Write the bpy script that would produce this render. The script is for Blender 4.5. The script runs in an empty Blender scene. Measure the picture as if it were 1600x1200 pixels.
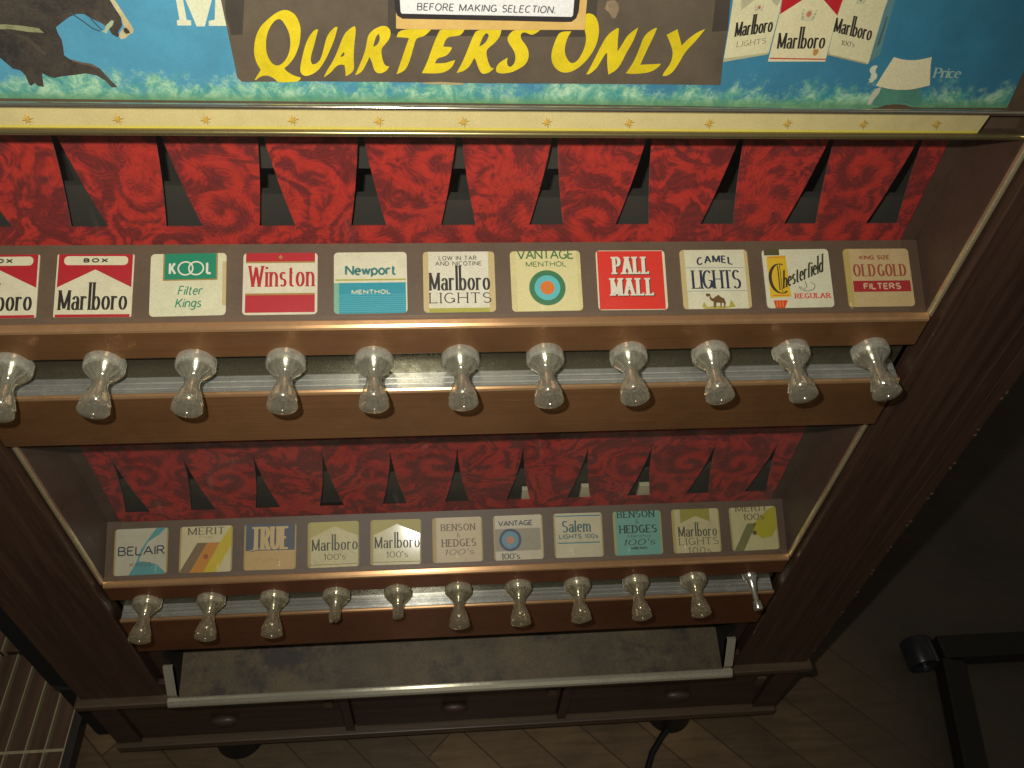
import bpy, bmesh, math, random
from mathutils import Vector, Matrix
from mathutils.geometry import tessellate_polygon
random.seed(7)

C = bpy.context.scene.collection
scene = bpy.context.scene
ZOFF = 850.0                      # floor is z = 0; the working frame has the upper ledge at z = 0 mm
def W(x, y, z): return Vector((x, y, z + ZOFF)) * 0.001

# ------------------------------------------------------------------ camera, world, flash
cam_d = bpy.data.cameras.new('camera'); cam = bpy.data.objects.new('camera', cam_d); C.objects.link(cam)
cam_d.sensor_width = 36.0; cam_d.lens = 36.0 * 1300.11 / 1600.0
cam_d.clip_start = 0.01; cam_d.clip_end = 60
R = Matrix(((0.9958074, 0.0211993, -0.0889838), (-0.0751962, 0.7436281, -0.6643514), (0.0520871, 0.6682573, 0.7421045)))
CAMP = Vector((-17.88, -456.15, 428.18))
cam.matrix_world = Matrix.Translation(W(*CAMP)) @ R.to_4x4()
scene.camera = cam
world = bpy.data.worlds.new('World'); scene.world = world; world.use_nodes = True
bg = world.node_tree.nodes['Background']; bg.inputs['Strength'].default_value = 1.0
_t = world.node_tree; _c = _t.nodes.new('ShaderNodeTexCoord'); _n = _t.nodes.new('ShaderNodeTexNoise'); _n.inputs['Scale'].default_value = 3.2; _n.inputs['Detail'].default_value = 2
_r = _t.nodes.new('ShaderNodeValToRGB'); _t.links.new(_c.outputs['Generated'], _n.inputs['Vector']); _t.links.new(_n.outputs['Fac'], _r.inputs['Fac']); _t.links.new(_r.outputs['Color'], bg.inputs['Color'])
_r.color_ramp.elements[0].position = 0.40; _r.color_ramp.elements[0].color = (0.022, 0.019, 0.015, 1)        # dim ambient; pale patches added for knobs and metal to reflect
_r.color_ramp.elements[1].position = 0.72; _r.color_ramp.elements[1].color = (0.5, 0.47, 0.41, 1)
_e = _r.color_ramp.elements.new(0.56); _e.color = (0.045, 0.039, 0.031, 1)
fl = bpy.data.lights.new('camera_flash', 'SPOT'); flo = bpy.data.objects.new('camera_flash', fl); C.objects.link(flo)
fl.energy = 16.8; fl.color = (1.0, 0.965, 0.87); fl.shadow_soft_size = 0.008; fl.spot_size = math.radians(126); fl.spot_blend = 1.0
fpos = W(*CAMP) + R @ Vector((-0.046, 0.045, 0.0))
flo.location = fpos
flo.rotation_euler = (R @ Vector((-0.11, 0.0, -1))).to_track_quat('-Z', 'Y').to_euler()
scene.view_settings.view_transform = 'Standard'; scene.view_settings.look = 'None'
scene.view_settings.exposure = 0.0; scene.view_settings.gamma = 1.0
try: scene.view_settings.use_curve_mapping = False
except Exception: pass
scene.cycles.max_bounces = 10; scene.cycles.transmission_bounces = 8; scene.cycles.transparent_max_bounces = 12
scene.cycles.sample_clamp_indirect = 4.0

# ------------------------------------------------------------------ materials
def lin(c):
    return tuple(((v / 255.0) / 12.92 if v <= 10 else (((v / 255.0) + 0.055) / 1.055) ** 2.4) for v in c)
MATS = {}
class NT:
    def __init__(s, name):
        s.m = bpy.data.materials.new(name); s.m.use_nodes = True; s.t = s.m.node_tree
        s.b = s.t.nodes['Principled BSDF']; s.out = s.t.nodes['Material Output']
    def n(s, typ, **kw):
        nd = s.t.nodes.new(typ)
        for k, v in kw.items():
            if hasattr(nd, k) and k not in nd.inputs: setattr(nd, k, v)
            else: nd.inputs[k].default_value = v
        return nd
    def l(s, a, b): s.t.links.new(a, b)
    def coord(s, scale=(1, 1, 1), rot=(0, 0, 0), loc=(0, 0, 0)):
        g = s.n('ShaderNodeNewGeometry'); mp = s.n('ShaderNodeMapping')
        mp.inputs['Scale'].default_value = scale; mp.inputs['Rotation'].default_value = rot; mp.inputs['Location'].default_value = loc
        s.l(g.outputs['Position'], mp.inputs['Vector']); return mp.outputs['Vector']
    def noise(s, vec, scale, detail=4, rough=0.6, dist=0.0):
        n = s.n('ShaderNodeTexNoise'); n.inputs['Scale'].default_value = scale; n.inputs['Detail'].default_value = detail
        n.inputs['Roughness'].default_value = rough; n.inputs['Distortion'].default_value = dist
        s.l(vec, n.inputs['Vector']); return n.outputs['Fac']
    def ramp(s, fac, stops, interp='LINEAR'):
        r = s.n('ShaderNodeValToRGB'); cr = r.color_ramp; cr.interpolation = interp
        while len(cr.elements) < len(stops): cr.elements.new(0.5)
        for e, (p, c) in zip(cr.elements, stops):
            e.position = p; e.color = (*c, 1) if len(c) == 3 else c
        s.l(fac, r.inputs['Fac']); return r.outputs['Color']
    def mixc(s, fac, a, b, mode='MIX'):
        m = s.n('ShaderNodeMix'); m.data_type = 'RGBA'; m.blend_type = mode
        for sock, v in ((m.inputs[0], fac), (m.inputs[6], a), (m.inputs[7], b)):
            if isinstance(v, bpy.types.NodeSocket): s.l(v, sock)
            elif isinstance(v, (int, float)): sock.default_value = v
            else: sock.default_value = (*v, 1) if len(v) == 3 else v
        return m.outputs[2]
    def math(s, op, a, b=None):
        m = s.n('ShaderNodeMath'); m.operation = op
        for i, v in enumerate((a, b)):
            if v is None: continue
            if isinstance(v, bpy.types.NodeSocket): s.l(v, m.inputs[i])
            else: m.inputs[i].default_value = v
        return m.outputs[0]
    def bump(s, h, strength=0.3, dist=0.001):
        b = s.n('ShaderNodeBump'); b.inputs['Strength'].default_value = strength; b.inputs['Distance'].default_value = dist
        s.l(h, b.inputs['Height']); s.l(b.outputs['Normal'], s.b.inputs['Normal'])
    def setc(s, c):
        if isinstance(c, bpy.types.NodeSocket): s.l(c, s.b.inputs['Base Color'])
        else: s.b.inputs['Base Color'].default_value = (*c, 1)
    def p(s, **kw):
        for k, v in kw.items(): s.b.inputs[k.replace('_', ' ')].default_value = v

def paper(rgb, rough=0.55, stain=0.35, tint=(150, 120, 60), key=None, coat=0.0):
    """printed ink or card: one colour with fine mottling and a few yellow stains"""
    k = ('paper', tuple(rgb), rough, stain, coat)
    if k in MATS: return MATS[k]
    t = NT('printed_card'); c = lin(rgb)
    v = t.coord()
    f1 = t.noise(v, 900, 3, 0.7); f2 = t.noise(v, 70, 5, 0.65)
    a = t.mixc(t.math('MULTIPLY', t.math('SUBTRACT', f2, 0.42), stain * 1.6), c, tuple(x * y for x, y in zip(c, lin(tint)[:3])) if False else tuple(0.55 * x + 0.2 * y for x, y in zip(c, lin(tint))))
    g = t.ramp(f1, [(0.25, (0.78, 0.78, 0.78)), (0.75, (1.03, 1.03, 1.03))])
    t.setc(t.mixc(1.0, a, g, 'MULTIPLY'))
    t.p(Roughness=rough)
    if coat:
        t.p(Coat_Weight=coat, Coat_Roughness=0.1); t.bump(t.noise(v, 95, 3, 0.6, 0.5), 0.35, 0.0015)
    MATS[k] = t.m; return t.m

def film_card(rgb):
    return paper(rgb, 0.5, 0.45)

def wood(name, dark, light, axis='z', rough=0.45, scale=1.0, coat=0.15):
    t = NT(name)
    sc = {'z': (60, 60, 3.0), 'x': (3.0, 60, 60), 'y': (60, 3.0, 60)}[axis]
    v = t.coord(tuple(s * scale for s in sc))
    f = t.noise(v, 1.6, 8, 0.65, 0.6); f2 = t.noise(t.coord(tuple(s * scale * 6 for s in sc)), 2.0, 3, 0.6)
    m = t.math('ADD', t.math('MULTIPLY', f, 0.75), t.math('MULTIPLY', f2, 0.25))
    t.setc(t.ramp(m, [(0.32, lin(dark)), (0.52, tuple(0.5 * (a + b) for a, b in zip(lin(dark), lin(light)))), (0.72, lin(light))]))
    t.p(Roughness=rough, Coat_Weight=coat, Coat_Roughness=0.3)
    t.bump(f2, 0.15, 0.0006)
    return t.m

def metal(name, rgb, rough, metallic=1.0, dirt=0.3, brush=None, aniso=0.0, spec_tint=None, dirt_rgb=(60, 50, 35), dscale=120):
    t = NT(name); c = lin(rgb)
    v = t.coord(); f = t.noise(v, dscale, 6, 0.7); f2 = t.noise(v, 14, 4, 0.6)
    mask = t.ramp(t.math('ADD', t.math('MULTIPLY', f, 0.6), t.math('MULTIPLY', f2, 0.4)), [(0.47, (0, 0, 0)), (0.72, (1, 1, 1))])
    fac = t.math('MULTIPLY', mask, dirt)
    col = t.mixc(fac, c, lin(dirt_rgb))
    if brush:
        fb = t.noise(t.coord(brush), 1.0, 4, 0.7)
        col = t.mixc(1.0, col, t.ramp(fb, [(0.3, (0.62, 0.62, 0.62)), (0.7, (1.15, 1.15, 1.15))]), 'MULTIPLY')
        t.bump(fb, 0.25, 0.0003)
        if metallic < 0.6 or aniso:
            sc = t.noise(t.coord((16, 1, 1100)), 1.0, 2, 0.5); sm = t.noise(t.coord((7, 7, 11), (0, 0, 0), (1.7, 0, 0.4)), 1.0, 3, 0.6)
            col = t.mixc(t.math('MULTIPLY', t.ramp(sc, [(0.66, (0,) * 3), (0.73, (0.5,) * 3)]), sm), col, tuple(min(1, x * 2.4 + 0.05) for x in c))
            col = t.mixc(1.0, col, t.ramp(sm, [(0.3, (0.74,) * 3), (0.7, (1.14,) * 3)]), 'MULTIPLY')
    t.setc(col)
    t.p(Roughness=rough, Metallic=metallic, Anisotropic=aniso)
    t.l(t.math('ADD', t.math('MULTIPLY', fac, 0.4), rough), t.b.inputs['Roughness'])
    if aniso:
        t.p(Anisotropic_Rotation=0.25)
        tg = t.n('ShaderNodeCombineXYZ'); tg.inputs[0].default_value = 1.0
        t.l(tg.outputs[0], t.b.inputs['Tangent'])
    return t.m

def brocade():
    """red on red scrollwork: spirals that fade into warped contour bands, with a woven grain"""
    t = NT('red_brocade'); v0 = t.coord((1, 0, 1), (0, 0, 0), (0.31, 0, 0.12))
    w1 = t.n('ShaderNodeTexNoise'); w1.inputs['Scale'].default_value = 24; w1.inputs['Detail'].default_value = 2.5; t.l(v0, w1.inputs['Vector'])
    off = t.n('ShaderNodeVectorMath'); off.operation = 'MULTIPLY_ADD'
    t.l(w1.outputs['Color'], off.inputs[0]); off.inputs[1].default_value = (0.022, 0.0, 0.022); t.l(v0, off.inputs[2])
    p = off.outputs[0]
    def spiral(scale, freq, reach, seed):
        mp = t.n('ShaderNodeMapping'); mp.inputs['Location'].default_value = (seed, 0, seed * .7); t.l(p, mp.inputs['Vector'])
        vo = t.n('ShaderNodeTexVoronoi'); vo.feature = 'F1'; vo.inputs['Scale'].default_value = scale; vo.inputs['Randomness'].default_value = 0.7
        t.l(mp.outputs[0], vo.inputs['Vector'])
        d = t.n('ShaderNodeVectorMath'); d.operation = 'SUBTRACT'; t.l(mp.outputs[0], d.inputs[0]); t.l(vo.outputs['Position'], d.inputs[1])
        sp = t.n('ShaderNodeSeparateXYZ'); t.l(d.outputs[0], sp.inputs[0])
        ang = t.math('ARCTAN2', sp.outputs['Z'], sp.outputs['X'])
        sc = t.n('ShaderNodeSeparateColor'); t.l(vo.outputs['Color'], sc.inputs[0])
        hand = t.math('SUBTRACT', t.math('MULTIPLY', t.math('GREATER_THAN', sc.outputs[0], 0.5), 2.0), 1.0)
        s_ = t.math('SINE', t.math('ADD', t.math('ADD', t.math('MULTIPLY', ang, hand), t.math('MULTIPLY', vo.outputs['Distance'], freq)), t.math('MULTIPLY', sc.outputs[1], 6.28)))
        fade = t.ramp(vo.outputs['Distance'], [(0.0, (1,) * 3), (reach * .6, (.9,) * 3), (reach, (0,) * 3)])
        return s_, fade
    con = t.noise(p, 20, 3, 0.55, 0.9)
    bands = t.math('SINE', t.math('MULTIPLY', con, 34.0))
    fine = t.math('SINE', t.math('MULTIPLY', t.noise(p, 32, 2, 0.5, 1.4), 78.0))
    s1, f1 = spiral(17, 19.0, 0.58, 0.0)
    mixv = t.math('ADD', t.math('MULTIPLY', s1, f1), t.math('MULTIPLY', bands, t.math('SUBTRACT', 1.0, f1)))
    grain = t.noise(t.coord((1, 1, 2.4)), 1300, 2, 0.7); cloud = t.noise(v0, 70, 5, 0.7)
    h = t.math('ADD', t.math('MULTIPLY', mixv, 0.17), t.math('MULTIPLY', fine, 0.085))
    h = t.math('ADD', t.math('ADD', h, t.math('MULTIPLY', cloud, 0.5)), t.math('MULTIPLY', grain, 0.24))
    col = t.ramp(h, [(0.16, lin((104, 20, 19))), (0.31, lin((126, 26, 23))), (0.42, lin((162, 33, 23))), (0.62, lin((186, 42, 26)))])
    t.setc(col); t.p(Roughness=0.75, Sheen_Weight=0.1)
    t.bump(grain, 0.2, 0.0005)
    return t.m

def cardboard_brown(name, rgb, amp=0.35):
    t = NT(name); c = lin(rgb)
    f = t.noise(t.coord((900, 900, 120)), 1.0, 3, 0.6); f2 = t.noise(t.coord(), 26, 6, 0.7)
    m = t.math('ADD', t.math('MULTIPLY', f, 0.5), t.math('MULTIPLY', f2, 0.5))
    t.setc(t.ramp(m, [(0.3, tuple(x * (1 - amp) for x in c)), (0.7, tuple(x * (1 + amp) for x in c))]))
    t.p(Roughness=0.5); t.bump(f, 0.1, 0.0004)
    return t.m

def plastic_clear(name, tint, milk, rough):
    """clear moulded plastic: mostly see-through, a refracting share, a mirror-like skin, a diffuse haze put in to brighten it"""
    t = NT(name); t.t.nodes.remove(t.b); c = lin(tint); v = t.coord()
    tr = t.n('ShaderNodeBsdfTransparent'); tr.inputs['Color'].default_value = (*[x ** .5 for x in c], 1)
    rf = t.n('ShaderNodeBsdfGlass'); rf.inputs['Color'].default_value = (*c, 1); rf.inputs['IOR'].default_value = 1.3; rf.inputs['Roughness'].default_value = 0.04
    df = t.n('ShaderNodeBsdfDiffuse'); f = t.noise(v, 170, 5, 0.65)
    t.l(t.ramp(f, [(0.3, tuple(0.5 * x for x in c)), (0.7, tuple(0.95 * x for x in c))]), df.inputs['Color'])
    gl = t.n('ShaderNodeBsdfGlossy'); gl.inputs['Roughness'].default_value = rough; gl.inputs['Color'].default_value = (*[min(1, x * 1.05) for x in c], 1)
    m0 = t.n('ShaderNodeMixShader'); m0.inputs[0].default_value = 0.18; t.l(tr.outputs[0], m0.inputs[1]); t.l(rf.outputs[0], m0.inputs[2])
    lw = t.n('ShaderNodeLayerWeight'); lw.inputs['Blend'].default_value = 0.5
    fc = lw.outputs['Facing']
    haze = t.math('ADD', t.math('MULTIPLY', t.math('POWER', fc, 1.6), 0.36), milk)
    tc = t.n('ShaderNodeTexCoord'); so = t.n('ShaderNodeSeparateXYZ'); t.l(tc.outputs['Object'], so.inputs[0])
    haze = t.math('ADD', haze, t.math('MULTIPLY', t.math('GREATER_THAN', so.outputs['Y'], -0.0092), 0.24))     # extra haze makes the collar paler and milkier
    m1 = t.n('ShaderNodeMixShader'); t.l(haze, m1.inputs[0]); t.l(m0.outputs[0], m1.inputs[1]); t.l(df.outputs[0], m1.inputs[2])
    fr = t.math('ADD', t.math('MULTIPLY', t.math('POWER', fc, 3.0), 0.6), 0.17)
    m2 = t.n('ShaderNodeMixShader'); t.l(fr, m2.inputs[0]); t.l(m1.outputs[0], m2.inputs[1]); t.l(gl.outputs[0], m2.inputs[2])
    t.l(m2.outputs[0], t.out.inputs['Surface'])
    return t.m

def pane(name, dust):
    t = NT(name); t.t.nodes.remove(t.b)
    tr = t.n('ShaderNodeBsdfTransparent'); gl = t.n('ShaderNodeBsdfGlossy'); gl.inputs['Roughness'].default_value = 0.03
    df = t.n('ShaderNodeBsdfDiffuse'); df.inputs['Color'].default_value = (*lin((200, 194, 178)), 1)
    lw = t.n('ShaderNodeLayerWeight'); lw.inputs['Blend'].default_value = 0.5
    fr = t.math('ADD', t.math('MULTIPLY', t.math('POWER', lw.outputs['Facing'], 5.0), 0.9), 0.045)
    m1 = t.n('ShaderNodeMixShader'); t.l(fr, m1.inputs[0]); t.l(tr.outputs[0], m1.inputs[1]); t.l(gl.outputs[0], m1.inputs[2])
    v = t.coord((1, 1, 1)); f = t.noise(v, 9, 7, 0.72, 0.8); fs = t.noise(t.coord((40, 1, 8), (0, 0.5, 0)), 1.6, 5, 0.7)
    k = t.ramp(f, [(0.35, (0.25,) * 3), (0.62, (0.7,) * 3), (0.78, (1.6,) * 3)])
    k2 = t.ramp(fs, [(0.62, (0,) * 3), (0.8, (1,) * 3)])
    a = t.math('MULTIPLY', t.math('ADD', k, t.math('MULTIPLY', k2, 1.8)), dust)
    m2 = t.n('ShaderNodeMixShader'); t.l(a, m2.inputs[0]); t.l(m1.outputs[0], m2.inputs[1]); t.l(df.outputs[0], m2.inputs[2])
    t.l(m2.outputs[0], t.out.inputs['Surface'])
    return t.m

# outlines of the printed sheets, in mm on the sheet
ART = {
    'letters': {'Q':[[(-115.9,185.2),(-115.5,185.7),(-117.2,189.6),(-117.8,194.5),(-117.0,199.4),(-115.0,205.5),(-111.8,210.8),(-107.2,215.0),(-101.5,219.1),(-98.0,220.5),(-95.2,220.5),(-92.1,218.7),(-90.3,215.3),(-89.6,210.6),(-90.5,205.3),(-92.1,199.8),(-95.7,193.0),(-99.8,188.6),(-102.1,187.0),(-101.4,185.4),(-98.3,182.9),(-95.4,181.8),(-93.6,181.3),(-93.9,180.0),(-96.5,178.4),(-106.7,178.1),(-107.7,179.2),(-109.2,180.8),(-112.0,182.3),(-114.9,182.2),(-117.5,181.0),(-119.2,179.4),(-120.1,179.5)],[(-100.9,215.6),(-103.4,214.5),(-106.9,210.3),(-109.3,205.0),(-110.3,200.1),(-110.7,195.3),(-109.4,190.9),(-107.4,188.6),(-104.8,188.4),(-101.9,190.4),(-99.0,194.2),(-97.2,198.5),(-96.2,203.4),(-96.4,208.1),(-98.0,212.8),(-99.6,215.2)]],'U':[[(-81.9,210.0),(-85.2,206.5),(-88.1,201.7),(-91.3,193.1),(-93.4,186.1),(-92.9,183.3),(-90.6,182.1),(-87.6,183.0),(-84.4,184.7),(-81.4,187.6),(-77.5,193.3),(-74.5,198.9),(-71.5,205.0),(-69.3,211.3),(-70.3,211.8),(-72.8,209.7),(-75.7,206.4),(-77.8,200.6),(-79.5,195.7),(-81.2,192.0),(-83.8,189.7),(-85.9,189.4),(-86.6,191.3),(-86.1,194.4),(-83.6,200.5),(-81.4,206.6),(-80.1,209.9)]],'A':[[(-80.3,181.7),(-78.4,185.1),(-72.8,193.3),(-69.0,201.4),(-66.1,207.5),(-62.9,210.5),(-60.2,212.3),(-59.3,211.7),(-59.7,207.6),(-61.0,201.5),(-62.1,193.5),(-62.2,186.5),(-64.8,183.9),(-67.6,182.4),(-67.4,185.2),(-67.6,189.3),(-70.2,189.6),(-72.7,188.3),(-75.4,185.1),(-78.7,182.5)],[(-67.4,197.1),(-69.7,194.3),(-68.0,194.3),(-66.7,195.9)]],'R1':[[(-62.1,183.2),(-59.7,187.8),(-55.3,197.3),(-53.7,203.4),(-52.8,207.1),(-49.7,210.4),(-44.9,212.8),(-41.5,212.3),(-39.9,209.7),(-40.7,205.5),(-43.2,202.4),(-46.1,199.3),(-45.8,193.7),(-44.6,189.3),(-42.0,188.7),(-43.6,186.1),(-46.7,184.5),(-49.1,184.5),(-50.8,186.1),(-51.9,191.7),(-52.9,194.5),(-54.6,191.1),(-57.4,186.0),(-60.0,183.9)],[(-47.0,208.1),(-48.8,205.9),(-50.4,200.4),(-48.6,201.1),(-46.7,203.6),(-46.2,206.6)]],'T':[[(-38.1,184.0),(-36.0,189.4),(-32.6,198.9),(-29.9,205.9),(-36.9,206.4),(-35.0,210.9),(-16.9,211.4),(-19.9,208.2),(-22.3,206.7),(-25.8,206.0),(-27.5,200.8),(-29.5,193.9),(-31.8,188.2),(-34.4,185.5)]],'E':[[(-23.2,184.9),(-19.7,192.2),(-16.5,201.6),(-13.4,208.9),(-11.9,211.5),(1.9,211.9),(0.1,208.8),(-1.6,207.6),(-8.7,206.9),(-10.6,201.1),(-5.8,201.0),(-5.5,200.2),(-7.6,196.8),(-10.0,195.2),(-14.2,194.2),(-15.5,191.0),(-10.0,191.1),(-6.4,192.4),(-3.7,193.2),(-5.2,189.2),(-8.9,186.0),(-13.8,184.7)]],'R2':[[(-2.9,185.3),(0.8,192.5),(4.3,201.9),(6.6,208.0),(8.6,211.4),(22.5,212.2),(22.1,208.3),(19.3,204.0),(14.3,199.9),(14.4,196.5),(15.8,191.4),(17.4,188.5),(19.2,188.6),(16.8,186.0),(13.2,184.7),(11.3,185.6),(9.7,188.8),(8.1,193.8),(7.2,194.5),(5.1,190.0),(2.7,187.4),(-0.3,185.9)],[(14.0,209.5),(12.0,207.5),(10.0,201.4),(13.3,203.3),(15.0,206.4),(15.5,208.5)]],'S':[[(20.5,186.3),(20.1,188.9),(22.1,192.1),(26.9,195.1),(26.4,192.2),(27.4,189.6),(29.3,189.4),(31.3,192.3),(31.4,196.7),(29.6,200.4),(27.1,203.5),(25.9,206.5),(27.4,209.6),(30.2,211.9),(45.1,212.4),(43.4,210.5),(40.0,208.6),(36.9,210.1),(34.5,210.3),(33.5,208.5),(34.1,206.1),(37.4,202.4),(39.2,198.1),(38.9,193.6),(36.9,190.4),(34.0,188.4),(29.8,186.1),(24.9,185.2),(21.8,185.5)]],'O':[[(56.0,211.1),(54.0,206.3),(52.7,201.3),(52.2,196.2),(53.6,191.1),(57.2,187.4),(60.9,186.1),(65.2,186.8),(69.9,189.8),(74.9,195.8),(78.2,203.1),(78.9,210.3),(78.0,215.8),(75.3,220.6),(71.7,222.0),(69.4,221.2),(70.1,212.2),(71.6,208.7),(71.8,203.8),(70.4,198.0),(68.0,193.5),(65.3,192.0),(63.1,193.1),(60.5,197.1),(59.7,201.4),(60.6,207.1),(62.6,211.3)]],'N':[[(74.4,185.4),(76.9,191.4),(80.5,201.7),(83.7,209.6),(88.7,213.6),(90.0,213.6),(90.4,206.9),(91.1,199.7),(93.1,203.4),(95.6,209.8),(101.2,214.3),(99.7,206.3),(96.6,199.1),(94.2,191.6),(91.8,187.9),(87.8,185.4),(86.2,191.5),(85.2,198.9),(83.9,198.1),(80.7,190.0),(77.5,186.5),(75.8,185.4)]],'L':[[(98.2,186.3),(101.9,193.2),(104.0,202.1),(105.5,210.0),(111.1,214.3),(112.2,214.0),(110.8,208.0),(108.5,200.7),(106.1,191.8),(118.3,192.6),(118.2,191.2),(113.1,187.0),(103.1,185.9)]],'Y':[[(121.0,185.0),(121.2,187.1),(124.5,192.8),(124.6,199.5),(122.2,204.5),(118.6,210.2),(124.3,213.6),(128.8,203.9),(132.1,208.3),(136.3,211.9),(140.7,214.1),(137.3,207.7),(131.7,200.3),(129.0,192.1),(126.4,186.8),(123.1,184.8)]]},
    'board': [(-129.2,245.1),(-130.0,225.3),(-129.8,204.1),(-129.7,180.5),(-127.6,178.2),(-90.1,179.0),(-45.6,179.1),(11.1,179.0),(68.9,179.3),(123.9,179.5),(158.2,179.5),(155.5,197.0),(153.9,214.4),(151.3,230.8),(149.2,251.5)],
    'tape_left': [(-124.3,245.2),(-112.9,245.5),(-122.0,206.4),(-128.4,205.9),(-129.0,218.4)],
    'tape_right': [(138.5,251.3),(148.9,251.5),(151.3,230.8),(154.2,213.2),(144.9,212.3),(143.2,227.1)],
    'scrape': [(-23.1,179.0),(-11.7,179.5),(1.5,178.9),(0.4,177.7),(-11.8,177.9),(-22.4,178.2)],
    'scrape2': [(81.0,228.8),(85.0,229.5),(87.4,227.6),(88.5,224.2),(87.2,219.4),(85.2,219.1),(83.3,222.1),(80.2,224.7)],
    'sticker_tape': [(-35.0,247.3),(-36.9,211.5),(-29.4,211.2),(28.5,211.8),(67.1,212.5),(70.0,212.5),(69.5,229.2),(68.8,249.7)],
    'tape_border': [(-39.4,247.2),(-41.6,209.9),(-36.7,207.1),(28.7,207.8),(70.2,208.1),(76.6,210.4),(75.6,229.3),(74.4,249.8),(64.6,249.6),(68.8,213.3),(-36.5,211.5),(-34.7,247.3)],
    'sticker_black': [(-36.7,247.3),(-37.1,227.1),(-37.0,222.2),(-35.8,218.7),(-33.0,217.1),(-7.8,217.1),(28.2,217.0),(57.4,216.8),(62.1,217.0),(64.5,219.1),(65.5,222.7),(65.5,229.1),(64.2,249.6)],
    'sticker_white': [(-33.7,247.3),(-34.0,227.2),(-33.9,220.9),(-33.3,220.0),(-7.8,219.9),(28.1,219.9),(61.8,219.9),(62.5,220.9),(62.3,229.1),(60.8,249.5)],
    'sticker_text': [(-24.7,221.9),(52.6,221.6),(-24.2,226.1)],
    'horse': [(-246.2,232.9),(-192.0,234.0),(-190.6,229.1),(-188.2,224.1),(-187.0,219.6),(-185.1,214.9),(-185.7,210.2),(-188.9,206.4),(-189.0,204.2),(-190.2,203.4),(-192.7,205.2),(-193.3,208.4),(-194.9,210.0),(-196.9,211.6),(-200.8,213.6),(-204.0,216.1),(-207.5,216.1),(-212.0,214.4),(-217.1,211.2),(-221.0,208.5),(-221.1,205.3),(-220.3,201.5),(-221.0,197.1),(-222.0,192.7),(-219.9,190.5),(-213.8,188.6),(-208.8,187.8),(-205.0,185.0),(-203.0,181.0),(-200.9,177.5),(-198.7,174.0),(-202.0,173.6),(-204.1,177.5),(-208.3,180.9),(-213.8,182.0),(-221.5,180.8),(-227.5,180.1),(-232.1,178.9),(-234.8,180.0),(-237.6,181.7),(-238.8,177.1),(-239.5,173.5),(-242.7,174.1),(-243.6,175.8),(-246.4,174.0),(-247.0,175.2),(-247.2,180.4),(-248.7,183.3),(-252.5,184.4),(-254.8,187.7),(-256.8,190.5),(-261.4,194.3)],
    'blaze': [(-191.1,234.1),(-188.6,234.1),(-185.7,224.2),(-183.8,218.6),(-181.6,212.4),(-180.2,208.1),(-181.3,206.0),(-183.0,205.4),(-185.7,203.2),(-188.5,202.3),(-189.2,204.2),(-187.8,206.4),(-185.0,209.1),(-185.0,214.4),(-186.9,220.1),(-188.2,224.1)],
    'nostril': [(-185.4,208.6),(-184.0,209.1),(-182.9,207.5),(-182.7,206.0),(-185.0,205.5),(-185.9,207.0)],
    'strap': [(-255.5,209.4),(-246.4,209.7),(-237.3,209.0),(-230.2,207.8),(-228.4,205.3),(-236.0,205.7),(-245.4,207.1),(-256.5,206.8)],
    'bit': [(-194.4,210.0),(-190.5,213.0),(-189.4,212.5),(-190.8,210.1),(-193.5,207.9),(-195.2,205.5),(-197.5,206.5),(-195.5,207.9)],
    'rein': [[(-211.2,217.0),(-208.1,214.2),(-205.0,211.4),(-202.0,208.3),(-198.4,206.7)],[(-201.3,213.6),(-199.3,210.5),(-197.2,207.3)]],
    'leg_light': [(-219.4,190.4),(-213.7,188.7),(-208.8,187.9),(-205.4,185.5),(-206.5,185.2),(-210.2,186.7),(-214.1,187.5),(-218.3,189.1)],
    'chest_light': [(-243.0,204.4),(-238.8,203.4),(-233.7,198.0),(-231.1,193.7),(-232.2,192.0),(-235.5,195.8),(-239.3,200.7),(-243.1,202.8)],
    'bigM': [[(-151.4,238.6),(-147.7,238.7),(-150.0,224.9),(-150.6,213.9),(-148.3,213.6),(-148.9,210.8),(-156.4,210.6),(-155.9,213.5),(-154.4,213.9),(-153.7,224.8)],[(-148.5,238.7),(-131.6,239.0),(-134.8,225.2),(-141.7,210.4),(-146.1,210.3),(-148.7,224.9)],[(-131.2,239.0),(-127.6,239.1),(-129.6,225.3),(-130.1,214.3),(-129.3,213.9),(-129.7,210.9),(-139.5,210.7),(-138.9,213.5),(-135.6,214.2),(-133.0,225.2)]],
    'ad': [(-287.2,166.1),(-230.8,166.0),(-158.6,165.7),(-31.1,165.7),(70.4,165.4),(151.2,164.9),(213.4,164.1),(255.7,163.8),(264.6,165.0),(269.3,166.9),(274.6,167.6),(282.0,167.2),(286.5,165.7),(293.6,165.1),(351.4,165.6),(349.5,190.2),(345.5,227.2),(340.7,255.9),(-255.6,242.2)],
    'curl': [(256.8,167.1),(256.5,172.1),(257.7,177.7),(261.2,179.2),(261.5,175.0),(259.8,170.7),(258.7,167.1)],
    'price_paper': [(261.3,198.7),(269.3,196.9),(277.2,197.0),(285.2,199.1),(287.0,193.1),(292.1,180.9),(286.4,179.2),(280.2,177.7),(269.3,177.6),(257.1,180.2),(259.1,189.4)],
    'ghost': [(261.5,178.5),(280.4,177.2),(286.5,178.8),(292.9,167.5),(287.3,166.0),(282.9,168.1),(272.0,167.7),(265.2,165.8),(259.8,167.2),(259.5,175.0)],
    'pl': [(147.1,243.9),(181.2,244.6),(181.4,231.4),(182.1,224.6),(182.8,199.2),(156.4,194.0),(154.9,213.0),(153.1,230.9)],
    'pl_base': [(156.3,196.2),(182.8,200.3),(182.8,199.2),(156.4,194.0)],
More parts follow.
